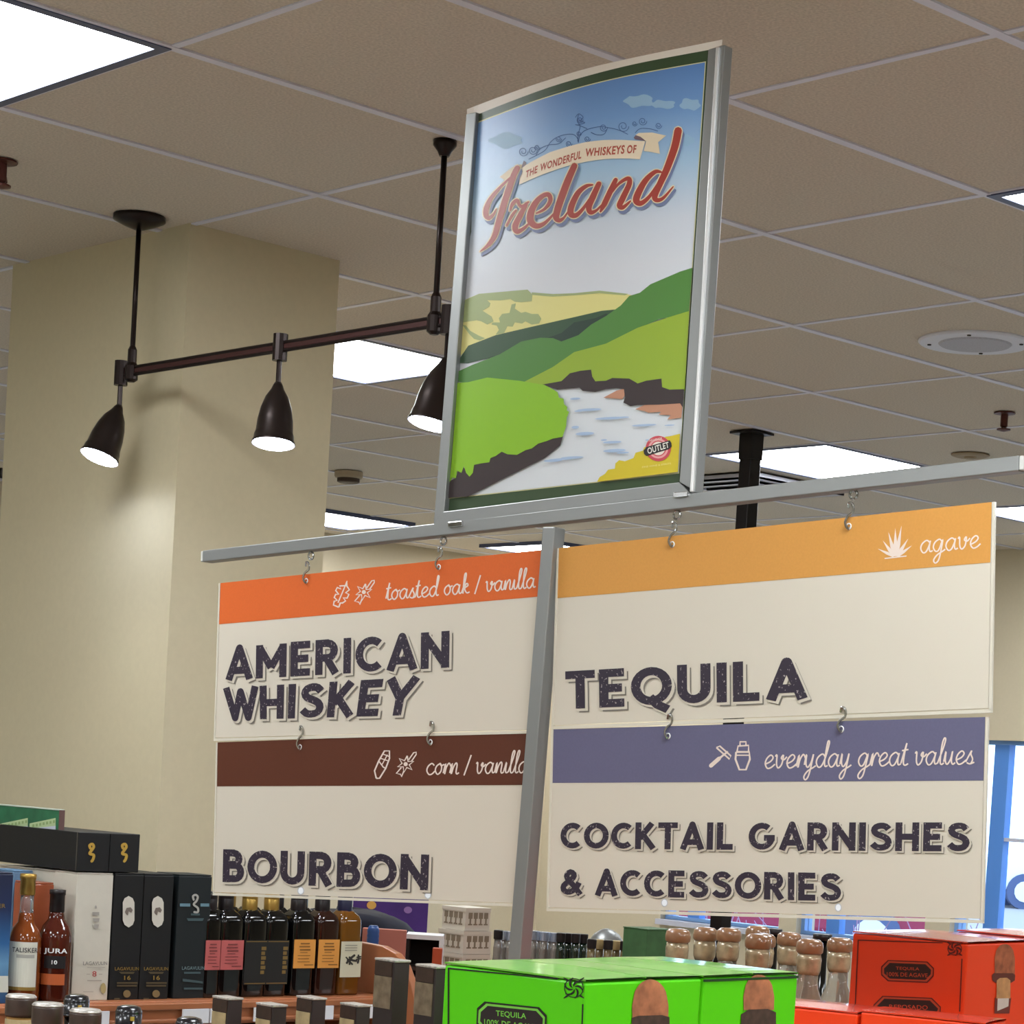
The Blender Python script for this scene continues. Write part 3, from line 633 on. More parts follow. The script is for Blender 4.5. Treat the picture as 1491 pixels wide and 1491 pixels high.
def hsign(quad, bandy, rgb, nm, label, hooks, lip=True):
    TLq, TRq, BRq, BLq = quad; c = S.at(sum(p[0] for p in quad)/4, sum(p[1] for p in quad)/4)
    t = thing('hanging_sign', tuple(c), label, 'sign', None)
    a = [S.at(*p, .0015) for p in quad]; MB().hexa([p-FRONT*.003 for p in a], a).build('panel', CREAM, t)
    mp = quadmap(quad)
    def PQ(u, v): return mp(u, v)
    # clear sleeve lip: thin raised strips on the side and bottom edges
    for (u0, u1, v0, v1) in ((-.006, -.001, -.012, 1.), (1.001, 1.006, -.012, 1.), (-.006, 1.006, -.022, -.005)):
        a = [S.at(*PQ(u0, v1), .0025), S.at(*PQ(u1, v1), .0025), S.at(*PQ(u1, v0), .0025), S.at(*PQ(u0, v0), .0025)]
        MB().hexa([p-FRONT*.004 for p in a], a).build('sleeve_edge', SLEEVE, t)
    bl_, br_ = bandy
    decal('colour_band', [[TLq, TRq, br_, bl_]], S, 6, mat(nm, rgb, .55, spec=.25, var=.03, scale=300), t)
    for hk in hooks: hook(t, *hk)
    return t
L6 = 7
def arc(cx, cy, rx, ry, a0, a1, n=14): return [(cx+rx*math.cos(math.radians(a0+(a1-a0)*k/n)), cy+ry*math.sin(math.radians(a0+(a1-a0)*k/n))) for k in range(n+1)]
WB_ = .212; h_ = WB_/2; tp = 1-h_
CG = {  # heavy grotesque capitals, stroke centre lines
 'A': ([[(.11,.0),(.43,.93)],[(.43,.93),(.75,.0)],[(.24,.27),(.62,.27)]], .86), 'B': ([[(.12,0),(.12,1)],[(.12,tp),(.36,tp)]+arc(.36,.715,.15,.168,90,-90,8)+[(.12,.547)],[(.12,.52),(.40,.52)]+arc(.40,.32,.17,.203,90,-90,8)+[(.12,h_)]], .70),
 'C': ([arc(.45,.5,.335,.383,48,312,20)], .80), 'E': ([[(.12,0),(.12,1)],[(.1,tp),(.58,tp)],[(.1,.5),(.53,.5)],[(.1,h_),(.58,h_)]], .66),
 'G': ([arc(.45,.5,.335,.383,50,352,22)+[(.79,.44)],[(.52,.44),(.88,.44)]], .95), 'H': ([[(.12,0),(.12,1)],[(.64,0),(.64,1)],[(.12,.5),(.64,.5)]], .80), 'I': ([[(.12,0),(.12,1)]], .28),
 'K': ([[(.12,0),(.12,1)],[(.17,.4),(.60,.97)],[(.30,.52),(.66,.02)]], .76), 'L': ([[(.12,0),(.12,1)],[(.1,h_),(.56,h_)]], .62),
 'M': ([[(.12,0),(.12,.97)],[(.12,.9),(.47,.3)],[(.47,.3),(.82,.9)],[(.82,0),(.82,.97)]], .97), 'N': ([[(.12,0),(.12,1)],[(.12,.9),(.66,.1)],[(.66,0),(.66,1)]], .80),
 'O': ([arc(.46,.5,.345,.383,0,360,24)], .93), 'Q': ([arc(.46,.5,.345,.383,0,360,24),[(.42,.22),(.58,.02),(.82,-.12)]], .95),
 'R': ([[(.12,0),(.12,1)],[(.12,tp),(.38,tp)]+arc(.38,.68,.17,.203,90,-90,8)+[(.12,.477)],[(.34,.46),(.60,.02)]], .74),
 'S': ([[(.60,.76),(.50,.86),(.36,.885),(.21,.84),(.15,.72),(.22,.60),(.38,.53),(.54,.44),(.60,.30),(.53,.16),(.37,.115),(.22,.14),(.10,.25)]], .74),
 'T': ([[(.0,tp),(.68,tp)],[(.34,0),(.34,1)]], .70), 'U': ([[(.12,1),(.12,.40)]+arc(.37,.38,.25,.265,180,360,12)+[(.62,1)]], .78),
 'W': ([[(.05,1),(.29,.06)],[(.29,.06),(.50,.86)],[(.50,.86),(.72,.06)],[(.72,.06),(.96,1)]], 1.02), 'Y': ([[(.04,1),(.35,.48)],[(.66,1),(.35,.48)],[(.35,.52),(.35,0)]], .70),
 '&': ([[(.76,.02),(.52,.34),(.27,.62),(.25,.78),(.37,.88),(.50,.80),(.48,.66),(.30,.50),(.14,.36),(.13,.20),(.28,.11),(.46,.16),(.62,.32),(.70,.48)]], .82), ' ': ([], .34)}
def bigtext(t, s, quad, sh=3.6, asc=0.):
    tot = sum(CG[c][1] for c in s)+.06*(len(s)-1); mp = quadmap(quad); pw = np.hypot(quad[1][0]-quad[0][0], quad[1][1]-quad[0][1])/tot
    for nm, grow, dx, dy, lay, m in (('lettering_outline', .02, sh*1.25, sh*1.15, L6, INKL), ('lettering_gap', .045, sh*.62, sh*.55, L6+1.3, CREAM), ('lettering', 0, 0, 0, L6+2.8, INK)):
        polys = []; x = 0
        for c in s+'\0':
            if c in ' \0':
                P_w = [[tuple(np.array(mp(u/tot, v))+[dx, dy]) for u, v in P] for P in polys]
                stack(nm, P_w, S, lay, m, t, eps=1.2e-6, label='bold dark purple worn lettering' if nm == 'lettering' else None); polys = []
                if c == '\0': break
            for st in CG[c][0]:
                if len(st) > 6: st = smooth_path(st, 2) if c in 'S&' else st
                rb = ribbon([(x+a, b) for a, b in st], WB_+grow, False)
                if grow:      # extend the ends a little
                    for e_, f_ in ((0, 1), (-1, -2)):
                        a = np.array(st[e_]); b = np.array(st[f_]); d = (a-b)/np.linalg.norm(a-b)*grow/2; rb += ribbon([(x+a[0], a[1]), (x+a[0]+d[0], a[1]+d[1])], WB_+grow, False)
                if len(st) == 2 and st[0][0] != st[1][0] and st[0][1] != st[1][1] and .02 < min(st[0][1], st[1][1]) and c in 'MNWA': pass
                polys += rb
                if c in 'AW': polys += [ell(x+q[0], q[1], h_+grow/2, h_+grow/2, 12) for q in (st[0], st[1]) if abs(q[1]-.93) < .01 or abs(q[1]-.06) < .01 or abs(q[1]-.86) < .01]
            x += CG[c][1]+.06
# American whiskey
t = hsign([(321, 849), (794, 800), (785, 1062), (313.5, 1074)], ((319, 909), (792, 868)), (207, 98, 44), 'band_orange', 'hanging sign with orange band, words american whiskey', [(450, 806, 846), (643, 784, 826)])
bigtext(t, 'AMERICAN', ZP1([(106, 556), (1012, 492), (1010, 640), (104, 692)])); bigtext(t, 'WHISKEY', ZP1([(102, 722), (882, 678), (850, 832), (110, 852)]))
script('script_lettering', 'toasted oak / vanilla', ZP5([(415, 243)])[0], ZP5([(1400, 160)])[0], 14.5, S, L6, SCRIPTW, t)
leaf = [(105,290),(70,275),(75,250),(95,245),(75,225),(85,205),(105,205),(85,180),(95,160),(120,170),(110,150),(150,148),(160,118),(158,150),(175,175),(150,195),(172,205),(160,230),(135,228),(150,248),(130,262),(115,262),(105,290)]
star = []
for k in range(6):
    a0 = -math.pi/2+k*math.pi/3; star += [(270+58*math.cos(a0), 195+52*math.sin(a0)), (270+24*math.cos(a0+.52), 195+24*math.sin(a0+.52))]
def flower(cx, cy, r):
    pol = []; s_ = []
    for k in range(6):
        a0 = -math.pi/2+k*math.pi/3+.2; s_ += [(cx+r*math.cos(a0), cy+r*math.sin(a0)), (cx+r*.42*math.cos(a0+.52), cy+r*.42*math.sin(a0+.52))]
    pol += ribbon(s_+[s_[0]], 9, False); pol += [ell(cx, cy, r*.25, r*.25, 10)]
    pol += ribbon([(cx+r*.35, cy-r*.5), (cx+r*.95, cy-r*1.35), (cx+r*1.25, cy-r*1.4), (cx+r*1.25, cy-r*1.15), (cx+r*.7, cy-r*.35)], 8, False)
    pol += ribbon([(cx-r*.5, cy+r*.4), (cx-r*1.1, cy+r*1.1), (cx-r*.6, cy+r*1.2), (cx-r*.5, cy+r*1.5), (cx-r*.2, cy+r*.8)], 8, False); return pol
stack('icon_print', [ZP5(p) for p in ribbon(leaf, 10, False)+ribbon([(160,118),(130,190),(100,260)], 8, False)+flower(270, 190, 55)], S, L6, SCRIPTW, t, label='white oak leaf and vanilla flower icons')
# Bourbon
t = hsign([(317, 1081), (780, 1064), (757, 1315), (312, 1299)], ((316, 1145), (773, 1143)), (88, 47, 32), 'band_brown', 'hanging sign with dark brown band, word bourbon', [(441, 1057, 1088, False), (631, 1051, 1081, False)])
bigtext(t, 'BOURBON', ZP2([(95, 570), (930, 592), (925, 736), (92, 702)]))
script('script_lettering', 'corn / vanilla', ZP2([(912, 270)])[0], ZP2([(1322, 262)])[0], 16, S, L6, SCRIPTW, t)
corn = ribbon([(712,285),(705,255),(722,215),(745,175),(765,175),(765,205),(750,245),(725,285),(712,285)], 6, False)+ribbon([(722,215),(740,240),(750,245)], 5, False)+ribbon([(730,205),(760,215)], 4, False)+ribbon([(740,188),(765,198)], 4, False)+ribbon([(735,230),(757,190)], 4, False)
stack('icon_print', [ZP2(p) for p in corn]+[ZP2([(830+(x-270)*.62, 228+(y-190)*.62) for x, y in p]) for p in flower(270, 190, 55)], S, L6, SCRIPTW, t, label='white corn cob and flower icons')
# Tequila
t = hsign([(814, 798), (1444, 731), (1439, 1031), (806, 1056)], ((811, 871), (1442, 819)), (202, 144, 72), 'band_amber', 'hanging sign with amber band, word tequila', [(983, 746, 793), (1240, 716, 767)])
bigtext(t, 'TEQUILA', ZP3([(90, 687), (832, 645), (832, 770), (92, 802)]), 4.4)
script('script_lettering', 'agave', ZP6([(592, 388)])[0], ZP6([(1112, 338)])[0], 17.5, S, L6, SCRIPTW, t, 2.1)
ag = []
for tip, w_ in [((225,350),26),((270,280),30),((318,205),34),((378,172),34),((432,150),34),((490,262),30),((522,322),26)]:
    bx, by = 380+(tip[0]-375)*.12, 415; d = np.array([tip[0]-bx, tip[1]-by]); d /= np.linalg.norm(d); n = np.array([-d[1], d[0]]); m_ = np.array([bx, by])+d*np.hypot(tip[0]-bx, tip[1]-by)*.4
    ag.append([tuple(np.array([bx, by])-n*w_*.4), tuple(m_-n*w_*.5), tip, tuple(m_+n*w_*.5), tuple(np.array([bx, by])+n*w_*.4)])
ag.append([(285,430),(475,408),(475,418),(285,440)])
stack('icon_print', [ZP6(p) for p in ag], S, L6, SCRIPTW, t, label='white agave plant icon', eps=2e-6)
# Cocktail garnishes
t = hsign([(806, 1062), (1434.5, 1044), (1427, 1338), (799, 1321)], ((804.5, 1140), (1432, 1136.5)), (98, 96, 124), 'band_slate', 'hanging sign with slate blue band, words cocktail garnishes and accessories', [(977, 1040, 1072, False), (1229, 1030, 1062, False)])
bigtext(t, 'COCKTAIL GARNISHES', ZP4([(76, 393), (1330, 393), (1328, 482), (74, 473)]), 2.8); bigtext(t, '& ACCESSORIES', ZP4([(76, 534), (936, 548), (936, 634), (74, 614)]), 2.8)
script('script_lettering', 'everyday great values', ZP4([(696, 228)])[0], ZP4([(1338, 214)])[0], 19, S, L6, SCRIPTW, t, 2.2)
shk = ribbon([(612,178),(610,200),(622,232),(642,232),(654,200),(652,178),(612,178)], 6, False)+ribbon([(615,176),(618,160),(650,158),(650,176)], 5, False)+ribbon([(624,158),(624,147),(642,147),(642,158)], 5, False)+ribbon([(612,188),(652,188)], 4, False)
shk += ribbon([(535,220),(560,198)], 12, True)+ribbon([(560,198),(585,178)], 6, True)+ribbon([(552,165),(592,200),(596,190),(562,160),(552,165)], 5, False)
stack('icon_print', [ZP4(p) for p in shk], S, L6, SCRIPTW, t, label='white muddler and shaker icons')

for nm_, pts_ in (('hanging_sign.001', [(438, 1297), (623, 1303)]), ('hanging_sign.003', [(967.5, 1314.5), (1220.5, 1321.5)])):
    hs = bpy.data.objects[nm_]
    for x_, y_ in pts_:
        decal('hole_rim', [ell(x_, y_, 5, 6, 14)], S, 6, mat('hole_rim', (186, 190, 200), .3), hs); decal('hole_light_disc', [ell(x_, y_, 3.8, 4.8, 14)], S, 7, mat('hole_glare', (236, 242, 250), .3), hs, label='small punched hole near the bottom edge, light behind it painted as a pale disc')  # pale discs painted as the bright background behind the holes
# ================================================================ furniture under the goods
def island(name, x0, x1, y0, y1, top, label):
    t = thing(name, ((x0+x1)/2, (y0+y1)/2, 0), label, 'display counter')
    MB().box(x0-.02, x1+.02, y0-.02, y1+.02, top-.035, top).build('worktop', WOOD, t, bevel=.006)
    MB().box(x0, x1, y0, y1, .1, top-.035).build('cabinet', mat('dark_wood', (84, 46, 30), .5, var=.1, scale=8), t); MB().box(x0+.05, x1-.05, y0+.05, y1-.05, 0, .1).build('plinth', DARKIN, t)
    n = int((x1-x0)/.6)
    for k in range(n):
        a = x0+(x1-x0)*k/n+.02; b = x0+(x1-x0)*(k+1)/n-.02; MB().box(a, b, y0-.015, y0, .14, top-.06).build('door', WOOD, t, bevel=.004)
    return t
island('display_counter', 1.30, 3.75, 1.50, 3.05, COUNTER, 'low wooden display counter under the tequila cartons and sign stand')
island('checkout_counter', 4.35, 5.95, 4.70, 5.95, .85, 'far wooden counter carrying small gift boxes and bottles')
# back liquor shelf
SY, ST = 4.27, 1.086
sh = thing('liquor_shelf', (2.6, 4.45, 0), 'cherry wood liquor shelf unit in front of the cream column', 'shelf')
MB().box(1.6, 3.585, SY-.0, 4.672, ST-.022, ST).build('shelf_board', WOOD, sh, bevel=.003)
for z0, z1, dy in ((ST-.055, ST-.018, .006), (ST-.02, ST-.004, .014), (ST-.05, ST-.04, .012)):
    MB().box(1.6, 3.585, SY-dy, SY+.002, z0, z1).build('front_moulding', WOOD, sh, bevel=.003)
MB().box(1.6, 3.585, 4.655, 4.672, .05, ST-.022).build('back_panel', DARKIN, sh)
for z in (.15, .46, .77): MB().box(1.6, 3.585, SY, 4.655, z-.02, z).build('lower_shelf', WOOD, sh)
XE = 3.587
ep = [(4.672, 0), (4.672, 1.205), (4.385, 1.205), (4.30, 1.203), (4.25, 1.19), (4.215, 1.165), (4.185, 1.12), (4.16, 1.07), (4.15, 1.0), (4.15, 0)]
MB().prism([(XE, y, z) for y, z in ep], (.022, 0, 0)).build('end_panel', WOOD, sh, bevel=.003, label='orange brown end panel with rounded front corner')
for k, (a, b) in enumerate([(265, 303), (305, 316), (128, 158), (369, 397), (470, 484), (512, 541), (566, 580)]):
    if a > 540: continue
    x0 = onp(a, 1470, 1, SY-.015)[0]; x1 = onp(b, 1470, 1, SY-.015)[0]
    MB().box(x0, x1, SY-.020, SY-.016, ST-.05, ST-.018).build('price_tag', PAPER, sh, label='white paper price tag')

# ================================================================ gift boxes & bottles on the shelf
def Xf(px, y=4.3, py=1365): return onp(px, py, 1, y)[0]
def giftbox(name, x0, x1, y0, y1, z0, z1, m, label, group=None, cat='gift box'):
    t = thing(name, ((x0+x1)/2, (y0+y1)/2, z0), label, cat, group)
    MB().box(x0, x1, y0, y1, z0, z1-.004).build('carton', m, t, bevel=.0015)
    MB().box(x0+.001, x1-.001, y0+.001, y1-.001, z1-.0035, z1).build('lid', m, t, bevel=.001)
    return t
YB = 4.30
FP = Surf((0, YB, 0), (0, 1, 0))    # the plane of the box fronts
WB = mat('white_box', (204, 198, 184), .45, var=.02, scale=50); KB = mat('black_box', (17, 18, 20), .5); TB = mat('teal_black_box', (20, 27, 30), .5)
GOLD = mat('gold_print', (150, 122, 62), .4, .3); GREY = mat('grey_print', (120, 116, 112), .5); RED = mat('red_print', (170, 50, 50), .5)
x0, x1 = Xf(108.5), Xf(161.5); zt = 1.364
names = ['white whisky carton with small grey print, front of its row', 'white carton right behind the front white carton', 'third white carton back in the white row', 'rearmost white carton beside the copper carton']
for k in range(4):
    t = giftbox('whisky_carton', x0+(0 if k == 0 else .004*k), x1, YB+.002+k*.092, YB+.092+k*.092, ST, zt-.0015*k, WB, names[k])
    if k == 0:
        letters('carton_lettering', 'LAGAVULIN', [(121, 1400), (156, 1400), (156, 1405), (121, 1405.5)], FP, 1, GREY, t, .01, step=.001); letters('carton_lettering', '8', [(134.5, 1414), (140.5, 1414), (140.5, 1422), (134.5, 1422)], FP, 1, RED, t, .0, step=.001)
        decal('carton_crest', [ell(150.5, 1439, 4, 8, 14)], FP, 1, mat('crest', (178, 160, 110), .5), t, step=.001)
        decal('carton_emblem', [[(138, 1320), (139.5, 1318), (141, 1320), (141, 1323), (138, 1323)], [(134.5, 1328), (144.5, 1328), (144.5, 1333), (134.5, 1333)], [(135, 1337), (145, 1337), (144, 1342), (136, 1342)], [(136, 1346), (144, 1346), (143, 1352), (137, 1352)]], FP, 1, mat('emblem', (160, 154, 146), .5), t, step=.001)
        decal('carton_small_print', [[(127, 1408), (153, 1408), (153, 1409), (127, 1409)], [(126, 1418), (131, 1418), (131, 1419), (126, 1419)], [(144, 1418), (149, 1418), (149, 1419), (144, 1419)], [(127, 1427), (148, 1427), (148, 1428.5), (127, 1428.5)], [(121, 1443.5), (136, 1443.5), (136, 1444.5), (121, 1444.5)]], FP, 1, mat('small_print', (170, 162, 150), .5), t, step=.001)
for (a, b, m, lab, kx) in ((163.5, 206, KB, 'black whisky carton with white oval, left of the pair', 0), (207, 249.5, KB, 'black whisky carton with white oval, right of the pair', 1), (257, 305, TB, 'teal black whisky carton with pale knot emblem', 2)):
    xa, xb = Xf(a), Xf(b)
    for d in range(2 if kx < 2 else 1): t0 = giftbox('whisky_carton', xa, xb, YB+.002+d*.095, YB+.094+d*.095, ST, zt+.001, m, lab if d == 0 else lab.split(',')[0]+(', behind the left one' if kx == 0 else ', behind the right one' if kx == 1 else ', second one behind')); t = t0 if d == 0 else t
    c = (a+b)/2
    if kx < 2:
        c = (187.3, 229.8)[kx]
        ov = [(c-8.5+0, 1314), (c-6, 1308), (c, 1304.5), (c+6, 1308), (c+8.5, 1314), (c+8.5, 1340), (c+6, 1346.5), (c, 1350.5), (c-6, 1346.5), (c-8.5, 1340)]
        decal('white_oval', [ov], FP, 1, mat('oval_white', (206, 200, 188), .5), t, step=.001); decal('oval_drawing', [[(c-5.5, 1328), (c-3, 1322), (c+3, 1321), (c+6, 1325), (c+4, 1329), (c, 1327), (c-1, 1333), (c-4, 1331)]], FP, 1.6, mat('sketch', (120, 108, 100), .5), t, step=.001)
        letters('carton_lettering', 'LAGAVULIN', [(c-20, 1408), (c+15, 1408), (c+15, 1413), (c-20, 1413)], FP, 1, GOLD, t, .01, step=.001)
        letters('carton_lettering', '16', [(c-6.5, 1420.5), (c+3, 1420.5), (c+3, 1427), (c-6.5, 1427)], FP, 1, GOLD, t, .02, step=.001)
        dim = mat('gold_dim', (84, 72, 50), .5)
        decal('carton_small_print', [[(c-14, 1415), (c+9, 1415), (c+7, 1418), (c-11, 1418)], [(c-17, 1430), (c+13, 1430), (c+13, 1432.5), (c-17, 1432.5)], [(c-17, 1434), (c+12, 1434), (c+12, 1436.5), (c-17, 1436.5)], [(c-21, 1453), (c-13, 1453), (c-13, 1455.5), (c-21, 1455.5)]], FP, 1, dim, t, step=.001)
        decal('carton_seal', [ell(c-2.5, 1447, 5.5, 5.5, 14)], FP, 1, mat('seal', (128, 108, 72), .5), t, step=.001)
    else:
        decal('blue_stripe', [[(262, 1315.5), (277, 1315.5), (277, 1320), (262, 1320)], [(292, 1315.5), (304.5, 1315.5), (304.5, 1320), (292, 1320)]], FP, 1, mat('stripe', (104, 136, 150), .5), t, step=.001)
        stack('knot_emblem', ribbon(smooth_path([(282, 1310), (281, 1305), (285, 1303), (288, 1306), (286, 1312), (282, 1317), (288, 1322), (288, 1328), (283, 1328)], 4), 3, True), FP, 1, mat('knot', (168, 166, 160), .5), t, step=.001)
        letters('carton_lettering', 'LAGAVULIN', [(265, 1407), (298, 1407), (298, 1412), (265, 1412)], FP, 1, mat('teal_print', (110, 130, 134), .5), t, .01, step=.001)
        decal('carton_small_print', [[(278, 1330), (291, 1330), (291, 1333), (278, 1333)], [(272, 1337), (297, 1337), (295, 1341), (274, 1341)], [(268, 1415), (292, 1415), (292, 1418), (268, 1418)], [(266, 1425), (295, 1429), (295, 1432), (266, 1429)], [(268, 1438), (295, 1438), (295, 1441), (268, 1441)]], FP, 1, mat('teal_dim', (66, 84, 88), .5), t, step=.001)
# lying black cartons on top
xa, xb, xc = Xf(113.5, YB, 1240), Xf(160, YB, 1240), Xf(203, YB, 1240)
for k, (a, b) in enumerate(((xa, xb-.001), (xb, xc))):
    t = thing('whisky_carton', ((a+b)/2, YB+.16, zt+.001), 'black carton lying on its side on the white cartons, gold emblem on its end' if k == 0 else 'black carton lying across the oval cartons, gold emblem on its end', 'gift box')
    MB().box(a, b, YB, YB+.33, zt+.003, zt+.087).build('carton', KB, t, bevel=.0015); MB().box(a-.0006, b+.0006, YB+.004, YB+.006, zt+.0035, zt+.0865).build('lid_seam', mat('seam', (90, 84, 76), .5), t)
    c = (133.5, 181)[k]
    stack('gold_emblem', ribbon(smooth_path([(c-2, 1235), (c-3, 1231), (c+1, 1229), (c+3, 1233), (c, 1238), (c-3, 1243), (c+3, 1245), (c+2, 1251), (c, 1254)], 4), 4, True), Surf((0, YB-.0002, 0), (0, 1, 0)), 1, mat('bright_gold', (196, 160, 72), .4, .3), t, step=.001)
# green backed tray on top
xs = xa+.012; GP = Surf((xs, 0, 0), (1, 0, 0))
ya = onp(86, 1195, 0, xs)[1]; ztop = onp(86, 1180, 0, xs)[2]
t = thing('green_carton', (xs+.02, ya+.2, zt+.087), 'green carton with pale lettered cards lying on the black carton at left edge', 'carton')
MB().box(xs, xs+.012, ya, ya+.3, zt+.087, ztop).build('carton', mat('green_carton', (40, 104, 72), .45, var=.35, scale=18), t, bevel=.001)
MB().box(xs-.001, xs+.013, ya-.0015, ya, zt+.087, ztop+.001).build('edge', mat('brown_edge', (96, 70, 66), .5), t)
MB().box(xs-.0012, xs+.013, ya, ya+.3, ztop, ztop+.0025).build('rim', mat('pale_rim', (184, 196, 184), .5), t)
for dx in (0, -40.5):
    decal('pale_card', [[(43+dx+0, 1199), (81+dx, 1191), (81+dx, 1210.5), (43+dx, 1210.5)]], GP, 1, mat('pale_card', (176, 196, 150), .5), t, step=.001); decal('card_stripe', [[(43+dx, 1206.5), (81+dx, 1202.5), (81+dx, 1211), (43+dx, 1211)]], GP, 1.6, mat('lilac_stripe', (188, 192, 208), .5), t, step=.001)
    stack('card_marks', [[(47+dx+k*5, 1200.5-k), (50+dx+k*5, 1200-k), (50+dx+k*5, 1204-k), (47+dx+k*5, 1204.5-k)] for k in range(7)], GP, 1.8, mat('card_mark', (138, 164, 110), .5), t, step=.001)
# blue and copper cartons at left
x_l = Xf(104)
BLU = ramp_mat('blue_carton', [(24, 60, 104), (.3, (96, 140, 176)), (.45, (40, 90, 140)), (.7, (22, 40, 78))], (22, 30, 56), 0, .28)
t = giftbox('whisky_carton', Xf(-38, 4.28), Xf(15, 4.28), 4.28, 4.37, ST, 1.362, BLU, 'dark blue carton with sea pattern at the left edge'); BP = Surf((0, 4.28, 0), (0, 1, 0))
decal('white_panel', [[(-12, 1421), (12, 1421), (12, 1445), (-12, 1445)]], BP, 1, mat('pale_panel', (196, 196, 184), .5), t, step=.001); letters('carton_lettering', 'TALISKER', [(-32, 1316), (8, 1316), (8, 1322), (-32, 1322)], BP, 1, GOLD, t, .01, step=.001)
t = giftbox('whisky_carton', Xf(15.5, 4.44), Xf(44, 4.44), 4.44, 4.52, ST, 1.358, mat('light_blue_box', (96, 128, 158), .45, var=.25, scale=14), 'pale blue carton behind the gold capped bottle')
t = giftbox('whisky_carton', Xf(42, 4.36), Xf(75, 4.36), 4.36, 4.43, ST, onp(60, 1285, 1, 4.36)[2], mat('copper_box', (164, 84, 52), .35, coat=.3, var=.2, scale=12), 'copper coloured carton between the two round bottles')

# ---- bottles
def glassy(name, rgb, rough=.08): return mat(name, rgb, rough, coat=.35, spec=.45)
AMBER = glassy('amber_spirit', (116, 56, 20)); DBROWN = glassy('dark_brown_spirit', (72, 26, 16)); BLK = glassy('black_glass', (8, 8, 9)); GLD = mat('gold_cap', (176, 142, 72), .3, .7); BCAP = mat('black_cap', (30, 24, 26), .35, .1)
CLEAR = mat('clear_glass', (226, 232, 236), .05, trans=.9, ior=1.3)
def roundbottle(px, y, ztop, r, zsh, body, neck, cap, capz, label, zb=ST, nr=.014):
    x = onp(px, 1380, 1, y)[0]; t = thing('whisky_bottle', (x, y, zb), label, 'bottle'); c = (x, y, 0)
    MB().lathe([(r*.9, zb), (r, zb+.008), (r, zsh-.035), (r*.97, zsh-.02), (r*.8, zsh), (r*.5, zsh+.014), (nr*1.15, zsh+.026), (nr*1.05, zsh+.034)], c, 28).build('body', body, t, smooth=True)
    MB().lathe([(nr*1.05, zsh+.0341), (nr, zsh+.05), (nr, capz)], c, 20).build('neck', neck, t, smooth=True)
    MB().lathe([(nr*1.12, capz), (nr*1.16, capz+.003), (nr*1.14, ztop-.012), (nr*1.25, ztop-.011), (nr*1.25, ztop-.001), (nr*1.1, ztop)], c, 20).build('cap', cap, t, smooth=True)
    return t, np.array([x, y, 0])
# curved labels: patch on a cylinder facing (-x,-y)
def clabel(name, t, c, r, z0, z1, a0, a1, m, label=None, lift=.0012):
    n = 12; V = []; Fc = []
    for k in range(n+1):
        a = a0+(a1-a0)*k/n
        for z in (z0, z1): V.append((c[0]+(r+lift)*math.cos(a), c[1]+(r+lift)*math.sin(a), z))
    for k in range(n): Fc.append((2*k, 2*k+2, 2*k+3, 2*k+1))
    return mesh(name, V, Fc, m, t, label=label)
def ctext(name, t, c, r, s, z0, z1, a0, a1, m, lift=.002, bold=.02):
    v, f, lo, hi = text_geo(s, bold); V = []
    for p in v:
        a = a0+(a1-a0)*(p[0]-lo[0])/(hi[0]-lo[0]); z = z0+(z1-z0)*(p[1]-lo[1])/(hi[1]-lo[1]); V.append((c[0]+(r+lift)*math.cos(a), c[1]+(r+lift)*math.sin(a), z))
    return mesh(name, V, f, m, t)
VA = math.radians(223)      # azimuth that faces the viewer
def zy(py, y=4.27, px=60): return onp(px, py, 1, y)[2]
t, c = roundbottle(36, 4.312, zy(1272, 4.312, 36), .0345, zy(1352, 4.312, 36), AMBER, CLEAR, GLD, zy(1303, 4.312, 36), 'round amber whisky bottle with gold cap and white label'); r = .0345
LAB = mat('label_cream', (204, 202, 188), .5)
clabel('label', t, c, r, zy(1436, 4.312, 36), zy(1370, 4.312, 36), VA-.95+.15, VA+.95+.15, LAB); clabel('label_trim', t, c, r, zy(1440, 4.312, 36), zy(1435, 4.312, 36), VA-.95+.15, VA+.95+.15, GOLD, lift=.0014)
ctext('lettering', t, c, r, 'TALISKER', zy(1385, 4.312, 36), zy(1378, 4.312, 36), VA-.5, VA+1.1, mat('label_ink', (70, 66, 66), .5)); clabel('label_print', t, c, r, zy(1393, 4.312, 36), zy(1388, 4.312, 36), VA-.2, VA+.9, mat('grey_band', (160, 158, 150), .5), lift=.0016)
t, c = roundbottle(80, 4.312, zy(1295, 4.312, 80), .0360, zy(1348, 4.312, 80), DBROWN, DBROWN, BCAP, zy(1328, 4.312, 80), 'round dark brown whisky bottle with black cap and orange strip'); r = .036
ctext('lettering', t, c, r, 'JURA', zy(1388, 4.312, 80), zy(1379, 4.312, 80), VA-.35, VA+1.0, mat('label_white', (226, 226, 226), .5), lift=.003)
clabel('label', t, c, r, zy(1408, 4.312, 80), zy(1390, 4.312, 80), VA-.35, VA+.95, mat('label_black', (26, 22, 24), .5)); clabel('label', t, c, r, zy(1432, 4.312, 80), zy(1416, 4.312, 80), VA-.55, VA+.95, mat('label_orange', (178, 88, 44), .5), 'orange label strip')
ctext('lettering', t, c, r, '10', zy(1402, 4.312, 80), zy(1396, 4.312, 80), VA+.12, VA+.42, mat('label_white', (0, 0, 0)), lift=.003)

